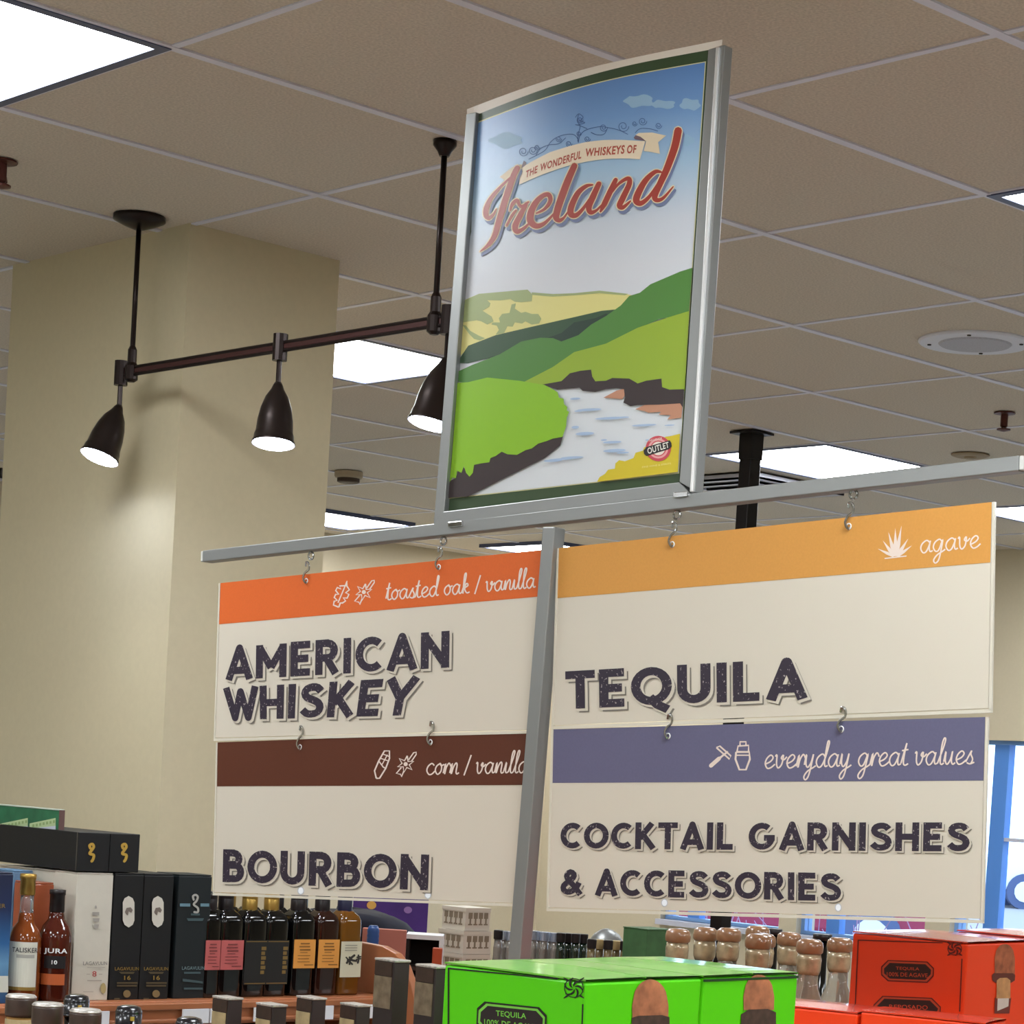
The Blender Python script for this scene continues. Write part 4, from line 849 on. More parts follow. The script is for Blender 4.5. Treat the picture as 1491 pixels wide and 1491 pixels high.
# square bottles
ZT = 1.322
def sqbottle(xr, label, lab, labz, capm, bodym, yf=YB, w_=.0665, print_='', group=None):
    x = xr-w_/2; y = yf+w_/2; t = thing('square_bottle', (x, y, ST), label, 'bottle', group); c = (x, y, 0); z5 = 1.268
    MB().lathe([(w_/2*.95, ST+.001), (w_/2, ST+.006), (w_/2, z5-.012), (w_/2*.97, z5-.004), (w_/2*.86, z5+.006), (w_/2*.6, z5+.014), (.017, z5+.018)], c, 32, sq=7).build('body', bodym, t, smooth=True)
    MB().lathe([(.0155, z5+.0181), (.0155, 1.282)], c, 20).build('neck', CLEAR, t, smooth=True)
    MB().lathe([(.0175, 1.2821), (.018, 1.284), (.018, ZT-.012), (.0175, ZT-.011), (.018, ZT-.01), (.018, ZT-.002), (.017, ZT)], c, 24).build('cap', capm, t, smooth=True)
    if lab:
        mm, z0, z1, tw = lab; o = MB().box(x-w_/2+.002, x+w_/2-.002, yf-.0012, yf-.0002, z0, z1).build('label', mm, t)
        ink = mat('label_ink', (0, 0, 0)); B = MB()
        if print_ == 'lines':
            ink = mat(mm.name+'_ink', [int(v*.62) for v in tw], .5)
            for k, (u0, u1, h) in enumerate(((.3, .7, .003), (.25, .72, .003), (.28, .75, .0035), (.3, .62, .0016), (.2, .75, .0016), (.22, .7, .0016), (.2, .74, .0016), (.5, .9, .0022))):
                zz = z1-.008-k*.0072; B.box(x-w_/2+w_*u0, x-w_/2+w_*u1, yf-.0018, yf-.0013, zz-h, zz)
            B.build('label_print', ink, t)
        if print_ == 'gold':
            for k in range(6):
                zz = z1-.015-k*.011; B.box(x+w_*.22, x+w_*.42-.003*(k % 2), yf-.0018, yf-.0013, zz-.008, zz)
            B.box(x-w_/2+.004, x+w_/2-.004, yf-.0018, yf-.0013, z1-.004, z1-.002); B.box(x-w_/2+.004, x+w_/2-.004, yf-.0018, yf-.0013, z0+.002, z0+.004); B.build('label_print', mat('dull_gold', (132, 106, 60), .4, .3), t)
        if print_ == 'brush':
            P2 = Surf((0, yf-.0016, 0), (0, 1, 0)); K = []
            for p, w2 in (([(505, 1402), (510, 1396), (516, 1391)], 2.2), ([(509, 1394), (513, 1398), (519, 1399)], 2), ([(506, 1398), (511, 1402), (513, 1404)], 1.6), ([(507, 1400), (512, 1398)], 1.4), ([(510, 1396), (509, 1404)], 1.6), ([(504, 1394), (508, 1398)], 1.4), ([(520, 1394), (525, 1393)], 1.6), ([(522, 1391), (522, 1398), (521, 1402)], 1.8), ([(519, 1397), (525, 1396)], 1.4)): K += ribbon(smooth_path(p, 3), w2*1.5, True)
            stack('brush_characters', K, P2, 0.2, mat('brush_ink', (46, 44, 42), .5), t, step=.001, eps=2e-6)
            for k in range(3): B.box(x-w_*.3, x+w_*.25, yf-.0018, yf-.0013, z1-.010-k*.006, z1-.008-k*.006)
            B.build('label_print', mat('thin_grey', (140, 136, 126), .5), t)
    return t
def zz(py): return onp(420, py, 1, YB)[2]
PINK = mat('label_pink', (184, 92, 90), .5); ORG_ = mat('label_amber', (214, 146, 66), .5); LK = mat('label_char', (26, 25, 24), .55); LW = mat('label_ivory', (200, 194, 168), .5)
spec = [(323, 'square black bottle with pink label next to the teal carton', (PINK, zz(1411), zz(1369), (196, 92, 92)), BCAP, BLK, 'lines'),
        (356.5, 'square black bottle with pink label beside the charcoal labels', (PINK, zz(1411), zz(1369), (196, 92, 92)), BCAP, BLK, 'lines'),
        (391, 'square black bottle, charcoal label, right of the pink labels', (LK, zz(1433), zz(1369), (24, 23, 22)), GLD, BLK, 'gold'),
        (422.5, 'square black bottle, charcoal label, left of the amber labels', (LK, zz(1433), zz(1369), (24, 23, 22)), GLD, BLK, 'gold'),
        (461, 'square dark bottle with amber label, left of the two', (ORG_, zz(1410), zz(1368), (214, 146, 66)), BCAP, BLK, 'lines'),
        (496, 'square brown bottle with amber label beside the ivory label', (ORG_, zz(1410), zz(1368), (214, 146, 66)), BCAP, glassy('brown_sp', (40, 18, 12)), 'lines'),
        (528.5, 'square golden bottle with ivory label and black brush characters', (LW, zz(1424), zz(1371), (200, 194, 168)), mat('navy_cap', (30, 30, 58), .4), glassy('golden_sp', (104, 64, 18)), 'brush')]
prevx = None
for k, (px, lab, lb, cp, bd_, pr) in enumerate(spec):
    sqbottle(Xf(px)-.0005, lab, lb, 0, cp, bd_, print_=pr, w_=.045 if k == 0 else .0665)
for k, (px, cp) in enumerate(((None, GLD), (356.5, BCAP), (391, GLD), (422.5, GLD), (461, BCAP), (496, BCAP))):
    if px: sqbottle(Xf(px)-.0005, 'square black bottle in the second row behind the '+('left pink label', 'right pink label', 'left charcoal label', 'right charcoal label', 'left amber label', 'right amber label')[k], None, 0, cp, BLK, yf=YB+.085)

# ================================================================ foreground bottles on the counter
CORK = mat('dark_wood_cap', (60, 43, 36), .4, coat=.25, var=.25, scale=60); RIM = mat('foil_rim', (190, 184, 178), .3, .4, var=.3, scale=200); NECKL = mat('pale_neck_label', (176, 158, 118), .5, coat=.3, var=.2, scale=60)
def fg_round(px, py, lab):
    q = onz(px, py, 1.31); t = thing('capped_bottle', (q[0], q[1], COUNTER), lab, 'bottle'); c = (q[0], q[1], 0); r = .0185
    MB().lathe([(.029, COUNTER), (.031, COUNTER+.01), (.031, 1.20), (.027, 1.225), (.02, 1.245), (.0172, 1.252), (.0172, 1.283)], c, 24).build('body', NECKL if False else glassy('honey_glass', (160, 120, 70)), t, smooth=True)
    clabel('neck_label', t, c, .0172, 1.256, 1.280, 0, 2*math.pi, NECKL)
    MB().lathe([(r, 1.2831), (r*1.03, 1.287), (r*1.03, 1.304), (r, 1.306)], c, 24).build('stopper', CORK, t, smooth=True); MB().lathe([(r*1.02, 1.3062), (r*1.04, 1.3075), (r*.9, 1.310), (r*.6, 1.3102)], c, 24).build('foil_top', RIM, t, smooth=True)
fg_round(31, 1448, 'brown stoppered bottle nearest the left edge'); fg_round(70, 1460, 'brown stoppered bottle, second from the left edge'); fg_round(125, 1469, 'brown stoppered bottle in front of the black round cap')
def fg_black(px, py, lab):
    q = onz(px, py, 1.31); t = thing('black_cap_bottle', (q[0], q[1], COUNTER), lab, 'bottle'); c = (q[0], q[1], 0); r = .0158
    MB().lathe([(.034, COUNTER), (.036, COUNTER+.01), (.036, 1.20), (.03, 1.225), (.017, 1.25), (.0145, 1.26), (.0145, 1.284)], c, 22).build('body', BLK, t, smooth=True)
    MB().lathe([(r*1.25, 1.2842), (r*1.25, 1.287), (r, 1.2872), (r*1.03, 1.303), (r*.9, 1.309), (r*.55, 1.311)], c, 22).build('cap', mat('shiny_black_cap', (22, 22, 28), .25, coat=.4), t, smooth=True)
    a = VA+.5; p = np.array([c[0]+r*1.02*math.cos(a), c[1]+r*1.02*math.sin(a), 1.296]); MB().box(p[0]-.002, p[0]+.002, p[1]-.002, p[1]+.002, 1.294, 1.299).build('gold_dot', mat('bright_gold', (0, 0, 0)), t)
fg_black(112, 1449, 'black capped bottle below the white carton'); fg_black(188, 1465, 'black capped bottle below the left oval carton'); fg_black(276, 1482, 'black capped bottle below the teal carton')
def fg_square(px, py, zt_, lab, w_=.036, tall=False):
    q = onz(px, py, zt_); t = thing('square_carton' , (q[0], q[1], COUNTER), lab, 'carton'); x, y = q[0], q[1]; h = w_/2
    DK = mat('brown_black_card', (46, 37, 36), .6)
    hx_ = h*.62; h = h*.95
    MB().box(x-hx_, x+hx_, y-h, y+h, COUNTER, zt_-.002).build('sleeve', DK, t, bevel=.001)
    MB().box(x-hx_-.001, x+hx_+.001, y-h-.001, y+h+.001, zt_-.003, zt_).build('foil_rim', RIM, t, bevel=.0008)
    # printed bottle-neck picture on the side facing the viewer
    if tall:
        MB().box(x-hx_-.0012, x-hx_-.0002, y-h+.004, y+h-.001, zt_-.062, zt_-.022).build('window_print', mat('smoky_window', (120, 106, 88), .2, coat=.6, var=.3, scale=60), t); MB().box(x-hx_-.0012, x-hx_-.0002, y-h+.004, y+h-.001, zt_-.021, zt_-.004).build('cap_print', CORK, t)
    else:
        MB().box(x-hx_-.0012, x-hx_-.0002, y-h+.004, y+h-.001, zt_-.07, zt_-.020).build('neck_print', NECKL, t); MB().box(x-hx_-.0012, x-hx_-.0002, y-h+.002, y+h-.001, zt_-.019, zt_-.004).build('cap_print', CORK, t)
fg_square(332, 1451, 1.31, 'brown square carton with pale neck print under the pink labels'); fg_square(396, 1461, 1.31, 'brown square carton with pale neck print under the charcoal labels')
fg_square(454, 1451, 1.31, 'brown square carton with pale neck print under the amber labels'); fg_square(518, 1461, 1.31, 'brown square carton with pale neck print under the ivory label')
fg_square(572, 1396, 1.378, 'tall brown carton with smoky window before the rounded end panel', .040, True); fg_square(632, 1405, 1.378, 'tall brown carton with smoky window against the green carton', .040, True)
# slim pink box and green speck between
q = onz(612, 1424, 1.335); t = thing('pink_box', (q[0]+.03, q[1], COUNTER), 'slim salmon pink box between the end panel and green carton', 'box')
MB().box(q[0]+.02, q[0]+.045, q[1]-.006, q[1]+.012, COUNTER, 1.335).build('carton', mat('salmon_card', (196, 120, 104), .5), t, bevel=.001); MB().box(q[0]+.019, q[0]+.046, q[1]-.007, q[1]+.013, 1.335, 1.3365).build('lid', mat('salmon_card', (0, 0, 0)), t)

# ================================================================ green tequila cartons
GRN = mat('lime_card', (86, 210, 0), .45, coat=.1, spec=.35); GRT = mat('lime_card_top', (112, 190, 62), .3, coat=.6, var=.12, scale=25); INKB = mat('box_black', (18, 16, 16), .5); DKG = mat('lid_shade_green', (20, 60, 14), .6)
CORKP = mat('cork_print', (176, 112, 76), .6, var=.35, scale=55)
ZG = 1.40
gn = onz(853, 1427, ZG); gr_ = onz(1165, 1398, ZG); gl = onz(645, 1393, ZG)
# square up the corner: split the difference between the two measured edge directions
eL = (gl-gn)[:2]; eR = (gr_-gn)[:2]
aL = math.atan2(eL[1], eL[0]); aR = math.atan2(eR[1], eR[0]); ex_ = (math.pi/2-(aL-aR))/2; aL += ex_; aR -= ex_
uL = np.array([math.cos(aL), math.sin(aL), 0]); uR = np.array([math.cos(aR), math.sin(aR), 0])
def hit(px, u, z, base):   # distance along u from base whose image column is px
    lo, hi = 0, 1.5
    s0 = pj(base)[0]-px
    for k in range(40):
        m_ = (lo+hi)/2
        if (pj(base+u*m_)[0]-px)*s0 > 0: lo = m_
        else: hi = m_
    return lo
LLen = hit(645, uL, ZG, gn); W1 = hit(1025, uR, ZG, gn); W2 = hit(1165, uR, ZG, gn)
print('green', LLen, W1, W2, pj(gn+uL*LLen), pj(gn+uR*W2))
def tcarton(o, a, b, ztop, zbot, m, mt, label, eps=.0015):
    "o corner, a vector to the left end, b vector to the right end"
    t = thing('tequila_carton', (o[0], o[1], zbot), label, 'carton'); o = np.array([o[0], o[1], zbot]); H = np.array([0, 0, ztop-zbot])
    ua = a/np.linalg.norm(a); ub = b/np.linalg.norm(b); o2 = o+ua*eps+ub*eps; a2 = a-2*eps*ua; b2 = b-2*eps*ub
    MB().hexa([o2, o2+a2, o2+a2+b2, o2+b2][::-1], [p+H*.992 for p in [o2, o2+a2, o2+a2+b2, o2+b2][::-1]]).build('carton', m, t, bevel=.003)
    # two lid flaps meeting along the middle, slightly bowed
    for s in (0, 1):
        V = []; n = 8
        for k in range(n+1):
            u = k/n; lift = .0022*math.sin(math.pi*u)+.001
            for v in ((0, .495) if s == 0 else (.505, 1)): 
                p = o2+a2*u+b2*v+H+np.array([0, 0, lift*(1 if (v in (0, 1)) is False else .15)]); V.append(p)
        W_ = []
        for k in range(n+1): W_ += [V[2*k]-[0, 0, .002], V[2*k+1]-[0, 0, .002]]
        Fc = [(2*k, 2*k+1, 2*k+3, 2*k+2) for k in range(n)]+[tuple(i+len(V) for i in (2*k, 2*k+2, 2*k+3, 2*k+1)) for k in range(n)]
        Fc += [(2*k, 2*k+2, len(V)+2*k+2, len(V)+2*k) for k in range(n)]+[(2*k+1, len(V)+2*k+1, len(V)+2*k+3, 2*k+3) for k in range(n)]
        mesh('lid_flap', V+W_, Fc, mt, t)
    return t, o2, a2, b2
def cork_bottle_print(t, P, c, y0, wd, m, L=2.35):
    "printed bottle top: cork, glass lip, neck"
    pts = []
    for k in range(17):
        s = -1+2*k/16; pts.append((c+wd*s, y0+wd*1.35*(1-math.sqrt(max(0, 1-s*s))) ))
    decal('cork_print', [[(c-wd, y0+wd*L), (c-wd*1.02, y0+wd*1.5)]+pts+[(c+wd*1.02, y0+wd*1.5), (c+wd, y0+wd*L)]], P, 1, m, t, step=.0006)
def badge_orn(t, P, mp, u, v, r, m):
    polys = []
    for k in range(6):
        a0 = k*math.pi/3; pts = [(u+r*q*math.cos(a0+q*1.5), v+r*q*math.sin(a0+q*1.5)*1.0) for q in (.15, .4, .65, .85, 1)]
        polys += ribbon(smooth_path([mp(*p) for p in pts], 3), [1.2, 3.0, 2.2, 1.2], False)
    cir = [mp(u+r*.92*math.cos(x), v+r*.92*math.sin(x)) for x in np.linspace(0, 2*math.pi, 20)]; polys += ribbon(cir, 1.3, False)
    for sx in (-1, 1):
        for sy in (-1, 1): polys += ribbon([mp(u+sx*r*.6, v+sy*r*.75), mp(u+sx*r*1.0, v+sy*r*1.0)], [3, 1.2], False)
    stack('scroll_ornament', polys, P, 1.0, m, t, step=.0006, eps=1e-6)
t, o2, a2, b2 = tcarton(gn, uL*LLen, uR*W1, ZG, COUNTER, GRN, GRT, 'lime green tequila carton with framed black label facing left')
nL = np.cross(a2, [0, 0, 1]); GL = Surf(o2-uR*.0002, uR); GR = Surf(o2-uL*.0002, uL)
gq = [pj(o2+a2+[0, 0, ZG-COUNTER]), pj(o2+[0, 0, ZG-COUNTER]), pj(o2), pj(o2+a2)]; gm = quadmap(gq)
ln = lambda pts, w_: ribbon(pts, w_, False)
stack('frame_line', ln([(652, 1491+150), (653, 1409.5)], 2.2)+ln([(652.5, 1410), (812, 1425)], 2.2)+ln([(848.5, 1462), (843, 1640)], 2.2), GL, 1, INKB, t, step=.0006, eps=2e-6, label='black printed frame line')
mo = lambda u, v: (835.5+u*15, 1438.5+v*15)
badge_orn(t, GL, mo, 0, 0, 1, INKB)
def oct_(x0, y0, x1, y1, sl, cut, H_): return [(x0+cut, y0+sl*cut), (x1-cut, y0+sl*(x1-x0-cut)), (x1, y0+sl*(x1-x0)+cut), (x1-1, y1+sl*(x1-x0)-cut), (x1-cut-1, y1+sl*(x1-x0-cut)), (x0+cut-1, y1+sl*cut), (x0-1, y1-cut), (x0, y0+cut)]
decal('label_plate', [oct_(694.5, 1457, 796, 1502, .105, 11, 0)], GL, 1, INKB, t, step=.0006); decal('label_line', [oct_(697, 1460, 793.5, 1500, .105, 11, 0)], GL, 1.5, mat('lime_print', (120, 200, 70), .5), t, step=.0006); decal('label_plate', [oct_(700, 1463.5, 790.5, 1497, .105, 10, 0)], GL, 2, mat('plate_dark', (34, 24, 26), .5), t, step=.0006)
LP = mat('lime_print', (0, 0, 0)); letters('label_lettering', 'TEQUILA', [(722, 1471), (766, 1475.5), (766, 1485), (722, 1480.5)], GL, 2.6, LP, t, .008, step=.0006); letters('label_lettering', '100% DE AGAVE', [(705, 1483.5), (781, 1491.5), (781, 1501), (705, 1493)], GL, 2.6, LP, t, .008, step=.0006)
cork_bottle_print(t, GR, 947, 1426, 26, CORKP); decal('glass_lip_print', [[(920, 1482), (930, 1479), (964, 1478), (975, 1481), (975, 1496), (920, 1498)]], GR, 1.4, mat('lip_print', (70, 52, 44), .4, coat=.4, var=.4, scale=90), t, step=.0006)
t, o3, a3, b3 = tcarton(gn+uR*W1, uL*LLen, uR*(W2-W1), ZG, COUNTER, GRN, GRT, 'lime green tequila carton, right of the framed one, cork print on its side')
GR2 = Surf(o3-uL*.0002, uL); cork_bottle_print(t, GR2, 1105, 1419, 22, CORKP); decal('glass_lip_print', [[(1079, 1477), (1090, 1470), (1118, 1469), (1130, 1474), (1130, 1496), (1079, 1497)]], GR2, 1.4, mat('lip_print', (0, 0, 0)), t, step=.0006)
mesh('lid_shade_strip', *(lambda p, q, h: ([p-[0, 0, h], q-[0, 0, h], q-[0, 0, h+.003], p-[0, 0, h+.003], p-[0, 0, h]-uL*.001, q-[0, 0, h]-uL*.001, q-[0, 0, h+.003]-uL*.001, p-[0, 0, h+.003]-uL*.001], [(0,1,2,3),(4,5,6,7),(0,1,5,4),(3,2,6,7)]))(o3+[0, 0, ZG-COUNTER], o3+b3+[0, 0, ZG-COUNTER], .004), DKG, t)  # dark green strip painted as the shade under the lid edge

# ================================================================ orange-red cartons
RDC = mat('orange_red_card', (236, 62, 14), .4, coat=.15); RDT = mat('orange_red_top', (214, 60, 36), .25, coat=.7); RI = mat('maroon_ink', (96, 22, 18), .5)
ZR = 1.41; rn = onz(1410, 1372, ZR); rr_ = onz(1491, 1369.5, ZR)-rn; uR2 = np.array([rr_[0], rr_[1], 0]); uR2 /= np.linalg.norm(uR2); uL2 = np.array([-uR2[1], uR2[0], 0])
LR = hit(1240, uL2, ZR, rn)
t, o4, a4, b4 = tcarton(rn, uL2*LR, uR2*.24, ZR, COUNTER, RDC, RDT, 'orange red tequila carton standing highest at right, two black label plates')
RL = Surf(o4-uR2*.0002, uR2); RR = Surf(o4-uL2*.0002, uL2); ZR5 = Z(1230, 1340, 261/1491)
stack('frame_line', [ZR5(p) for p in ln([(85,760),(112,165)], 9)+ln([(108,165),(815,187)], 9)+ln([(975,320),(955,760)], 10)], RL, 1, RI, t, step=.0006, eps=2e-6, label='maroon printed frame line')
mo2 = lambda u, v: (1230+(915+u*62)*.17505, 1340+(238+v*55)*.17505); badge_orn(t, RL, mo2, 0, 0, 1, RI)
def ro(x0, y0, x1, y1, cut, sl=.03): return [(x0+cut, y0), (x1-cut, y0+sl*(x1-x0)), (x1, y0+cut+sl*(x1-x0)), (x1-3, y1-cut), (x1-cut, y1), (x0+cut, y1-sl*(x1-x0)), (x0, y1-cut-8), (x0, y0+cut)]
PLD = mat('plate_maroon_black', (44, 16, 14), .45); RLN = mat('red_line', (190, 70, 40), .5)
for (x0, y0, x1, y1, cut) in ((303, 330, 742, 520, 55), (238, 628, 800, 840, 75)):
    decal('label_plate', [ZR5(ro(x0, y0, x1, y1, cut))], RL, 1, RI, t, step=.0006); decal('label_line', [ZR5(ro(x0+9, y0+9, x1-9, y1-9, cut-3))], RL, 1.5, RLN, t, step=.0006); decal('label_plate', [ZR5(ro(x0+24, y0+24, x1-24, y1-24, cut-8))], RL, 2, PLD, t, step=.0006)
letters('label_lettering', 'TEQUILA', ZR5([(425, 385), (620, 392), (620, 422), (425, 415)]), RL, 2.6, RLN, t, .008, step=.0006); letters('label_lettering', '100% DE AGAVE', ZR5([(350, 430), (690, 442), (690, 476), (350, 464)]), RL, 2.6, RLN, t, .008, step=.0006)
letters('label_lettering', 'REPOSADO', ZR5([(370, 700), (690, 708), (690, 745), (370, 738)]), RL, 2.6, RLN, t, .008, step=.0006)
cork_bottle_print(t, RR, 1463, 1374.5, 14.5, mat('cork_print_red', (160, 92, 60), .6, var=.35, scale=70), 3.4)
decal('lip_print', [ZR5([(1225,455),(1240,440),(1400,440),(1418,455),(1415,500),(1385,520),(1255,520),(1228,500)])], RR, 1.3, mat('lip_red', (96, 40, 34), .4), t, step=.0006); decal('neck_print', [ZR5([(1265,500),(1290,480),(1350,478),(1378,500),(1378,650),(1262,650)])], RR, 1.8, mat('neck_tan', (188, 140, 92), .5, var=.2, scale=60), t, step=.0006)
decal('neck_label_print', [ZR5([(1250,645),(1385,645),(1370,775),(1245,775)])], RR, 1.5, mat('bottle_shade', (110, 40, 34), .4), t, step=.0006); decal('neck_label_print', [ZR5([(1272,650),(1365,648),(1362,715),(1268,755)])], RR, 2.2, mat('lab_grey', (206, 196, 186), .5), t, step=.0006)
# further red carton lid behind
t, *_ = tcarton(rn+uR2*.245+uL2*.02, uL2*.13, uR2*.2, ZR+.004, COUNTER, RDC, RDT, 'orange red carton partly behind the highest one at the right edge')
# lower cartons in front
ZL = 1.318; p1 = onz(1490, 1487, ZL); p0 = onz(1258, 1473, ZL)
aa = 0; uA = uL2*.98+uR2*-.17; uA /= np.linalg.norm(uA); uB = np.array([uA[1], -uA[0], 0]); p1 = onz(1440, 1489, ZL); d0 = hit(1256, uA, ZL, p1)
t, *_ = tcarton(p1-uB*.012, uA*d0, uB*.1, ZL, COUNTER, RDC, RDT, 'lower orange red carton in front at the bottom right')
p3 = onz(1254, 1474, ZL-.003); p2 = onz(1168, 1470, ZL-.003)
t, *_ = tcarton(p3+uA*.004, uA*.15, uB*.13, ZL-.004, COUNTER, RDC, RDT, 'lower orange red carton between the lime carton and the high red one')

# ================================================================ mushroom-capped tequila bottles & black bottles
MUSH = mat('copper_wood_cap', (152, 112, 80), .28, coat=.7, var=.12, scale=40); TGL = mat('tequila_glass', (214, 206, 190), .06, trans=.75, ior=1.25, spec=.6); NB = mat('neck_band', (176, 160, 128), .25, .2, coat=.6, var=.3, scale=60)
def mush(px, py, dep, lab, s=1.0):
    q = atd(px, py, dep); zt_ = q[2]; t = thing('tequila_bottle', (q[0], q[1], COUNTER), lab, 'bottle'); c = (q[0], q[1], 0); r = .0240*s
    MB().lathe([(r*.84, zt_-.026*s), (r*.97, zt_-.023*s), (r, zt_-.014*s), (r*.93, zt_-.006*s), (r*.7, zt_-.001), (r*.3, zt_)], c, 24).build('stopper', MUSH, t, smooth=True)
    MB().lathe([(.0185*s, zt_-.062), (.021*s, zt_-.055), (.0220*s, zt_-.036*s), (.0200*s, zt_-.0262*s)], c, 20).build('neck_band', NB, t, smooth=True)
    MB().lathe([(.030, COUNTER), (.034, COUNTER+.01), (.034, zt_-.14), (.028, zt_-.11), (.0185*s, zt_-.085), (.0175*s, zt_-.0621)], c, 24).build('body', TGL, t, smooth=True)
for px, py, dep, lab in ((988, 1352, 4.35, 'tequila bottle with round copper stopper beside the small green box'), (1062, 1351, 4.4, 'second copper stoppered bottle, left of the black post'),
    (1104, 1348, 4.5, 'copper stoppered bottle just right of the black post, rear'), (1105, 1360, 4.1, 'copper stoppered bottle in front, right of the black post'), (1150, 1359, 4.35, 'copper stoppered bottle left of the first black stopper'),
    (1158, 1357, 4.42, 'copper stoppered bottle peeking right of the first black stopper'), (1180, 1367, 4.05, 'nearest copper stoppered bottle above the lime carton corner'), (1224, 1365, 4.2, 'copper stoppered bottle touching the red carton')):
    if lab.startswith('copper stoppered bottle left of the first'): px, py = 1102+10, 1359
    if lab.startswith('copper stoppered bottle peeking'): px = 1150
    mush(px, py, dep, lab)
mush(1028, 1350, 4.45, 'copper stoppered bottle between two others, left of post')
def blackstop(px, py, dep, lab):
    q = atd(px, py, dep); zt_ = q[2]; t = thing('black_stopper_bottle', (q[0], q[1], COUNTER), lab, 'bottle'); c = (q[0], q[1], 0)
    MB().lathe([(.017, zt_-.012), (.0185, zt_-.010), (.0185, zt_-.001), (.017, zt_)], c, 20).build('stopper', BCAP, t, smooth=True)
    MB().lathe([(.036, COUNTER), (.038, COUNTER+.01), (.038, zt_-.15), (.012, zt_-.11), (.0105, zt_-.0121)], c, 22).build('body', BLK, t, smooth=True)
blackstop(1126, 1352, 4.6, 'black bottle with flat black stopper, third stopper from the red carton'); blackstop(1198, 1360, 4.45, 'black bottle with flat black stopper nearest the red carton')
# little green box by the stoppers
q = atd(957, 1352, 4.9); t = thing('green_box', (q[0], q[1], COUNTER), 'small dark green box left of the copper stoppers', 'box')
MB().box(q[0]-.05, q[0]+.03, q[1]-.02, q[1]+.05, COUNTER, q[2]-.002).build('carton', mat('dark_green', (58, 92, 54), .5, var=.2, scale=30), t, bevel=.001); MB().box(q[0]-.051, q[0]+.031, q[1]-.021, q[1]+.051, q[2]-.002, q[2]).build('lid', mat('dark_green', (0, 0, 0)), t)

# ================================================================ far counter goods
FZ = .85
def ftop(px, py, dep): return atd(px, py, dep)
q = ftop(680, 1317, 7.4); hh = .0735; prnt = mat('sepia_print', (136, 122, 104), .5)
for k in range(5):
    z0 = FZ+k*hh+.0005; z1 = z0+hh-.001; big = k < 4
    wx, wy = (.118, .118) if big else (.105, .110)
    x0, y0 = q[0]-wx/2, q[1]-wy/2
    t = thing('glassware_box', (q[0], q[1], z0), ['white glassware box at the bottom of the far stack', 'white glassware box, second from the bottom of the far stack', 'white glassware box in the middle of the far stack', 'white glassware box with sepia glasses, below the top one', 'white glassware box on top of the far stack'][k], 'gift box')
    MB().box(x0, x0+wx, y0, y0+wy, z0, z1-.01).build('carton', PAPER if False else mat('warm_white_card', (212, 204, 192), .5), t); MB().box(x0-.002, x0+wx+.002, y0-.002, y0+wy+.002, z1-.012, z1).build('lid', mat('warm_white_card', (0, 0, 0)), t)
    B = MB()
    for m_ in range(4):
        yy = y0+wy*(.12+.21*m_)
        for sgn in (0, 1):
            # little wine-glass shapes printed on both visible faces
            for (a, b, za, zb) in ((0, .16, .52, .78), (.05, .11, .3, .52), (.0, .16, .24, .30)):
                if sgn == 0: B.box(x0-.0009, x0-.0003, yy+wy*a, yy+wy*b, z0+hh*za, z0+hh*zb)
                else: xx = x0+wx*(.12+.21*m_); B.box(xx+wx*a, xx+wx*b, y0-.0009, y0-.0003, z0+hh*za, z0+hh*zb)
    B.build('glass_print', prnt, t)
def fbottle(px, py, dep, body, cap, lab, grp, r=.03, hcap=.03):
    q = atd(px, py, dep); zt_ = q[2]; t = thing('small_bottle', (q[0], q[1], FZ), lab, 'bottle', grp); c = (q[0], q[1], 0)
    MB().lathe([(r, FZ+.001), (r, zt_-.11), (r*.85, zt_-.09), (.014, zt_-.06), (.012, zt_-hcap)], c, 14).build('body', body, t, smooth=True); MB().lathe([(.015, zt_-hcap+.0001), (.0155, zt_-.002), (.013, zt_)], c, 14).build('cap', cap, t)
SV = mat('silver_cap', (176, 186, 204), .2, .6)
for k in range(4): fbottle(726+k*9, 1354+k*1.0, 7.6+.07*(k % 2), mat('grey_glass', (128, 122, 116), .15, coat=1), SV if k else BCAP, 'small grey glass bottle left of the grey sign pole', 'grey bottles left of the pole', .0165)
for k in range(5): fbottle(777+k*8, 1355+k*.8, 7.6+.07*(k % 2), mat('grey_glass', (0, 0, 0)), SV, 'small silver capped bottle right of the grey sign pole', 'silver capped bottles right of the pole', .0165)
for k in range(4): fbottle(817+k*11, 1358+k*.6, 7.5+.05*(k % 2), mat('green_black_glass', (30, 44, 34), .15, coat=1), BCAP, 'small dark bottle with black cap on the far counter', 'dark bottles on the far counter', .0165)
for k in range(6): fbottle(862+k*12, 1367+k*.8, 7.35+.05*(k % 2), mat('tan_glass', (112, 96, 66), .2, coat=.6), (BCAP, mat('tan_cap', (168, 148, 104), .4))[k % 2], 'tiny tan bottle beside the steel ice bucket', 'tiny bottles beside the ice bucket', .0165)
q = atd(884, 1352, 7.7); t = thing('ice_bucket', (q[0], q[1], FZ), 'domed steel ice bucket on the far counter', 'bucket')
MB().lathe([(.045, FZ), (.055, FZ+.02), (.058, q[2]-.06)], (q[0], q[1], 0), 24).build('pail', SILVER, t, smooth=True); MB().lathe([(.06, q[2]-.0595), (.056, q[2]-.04), (.042, q[2]-.018), (.02, q[2]-.004), (.006, q[2])], (q[0], q[1], 0), 24).build('dome_lid', SILVER, t, smooth=True)
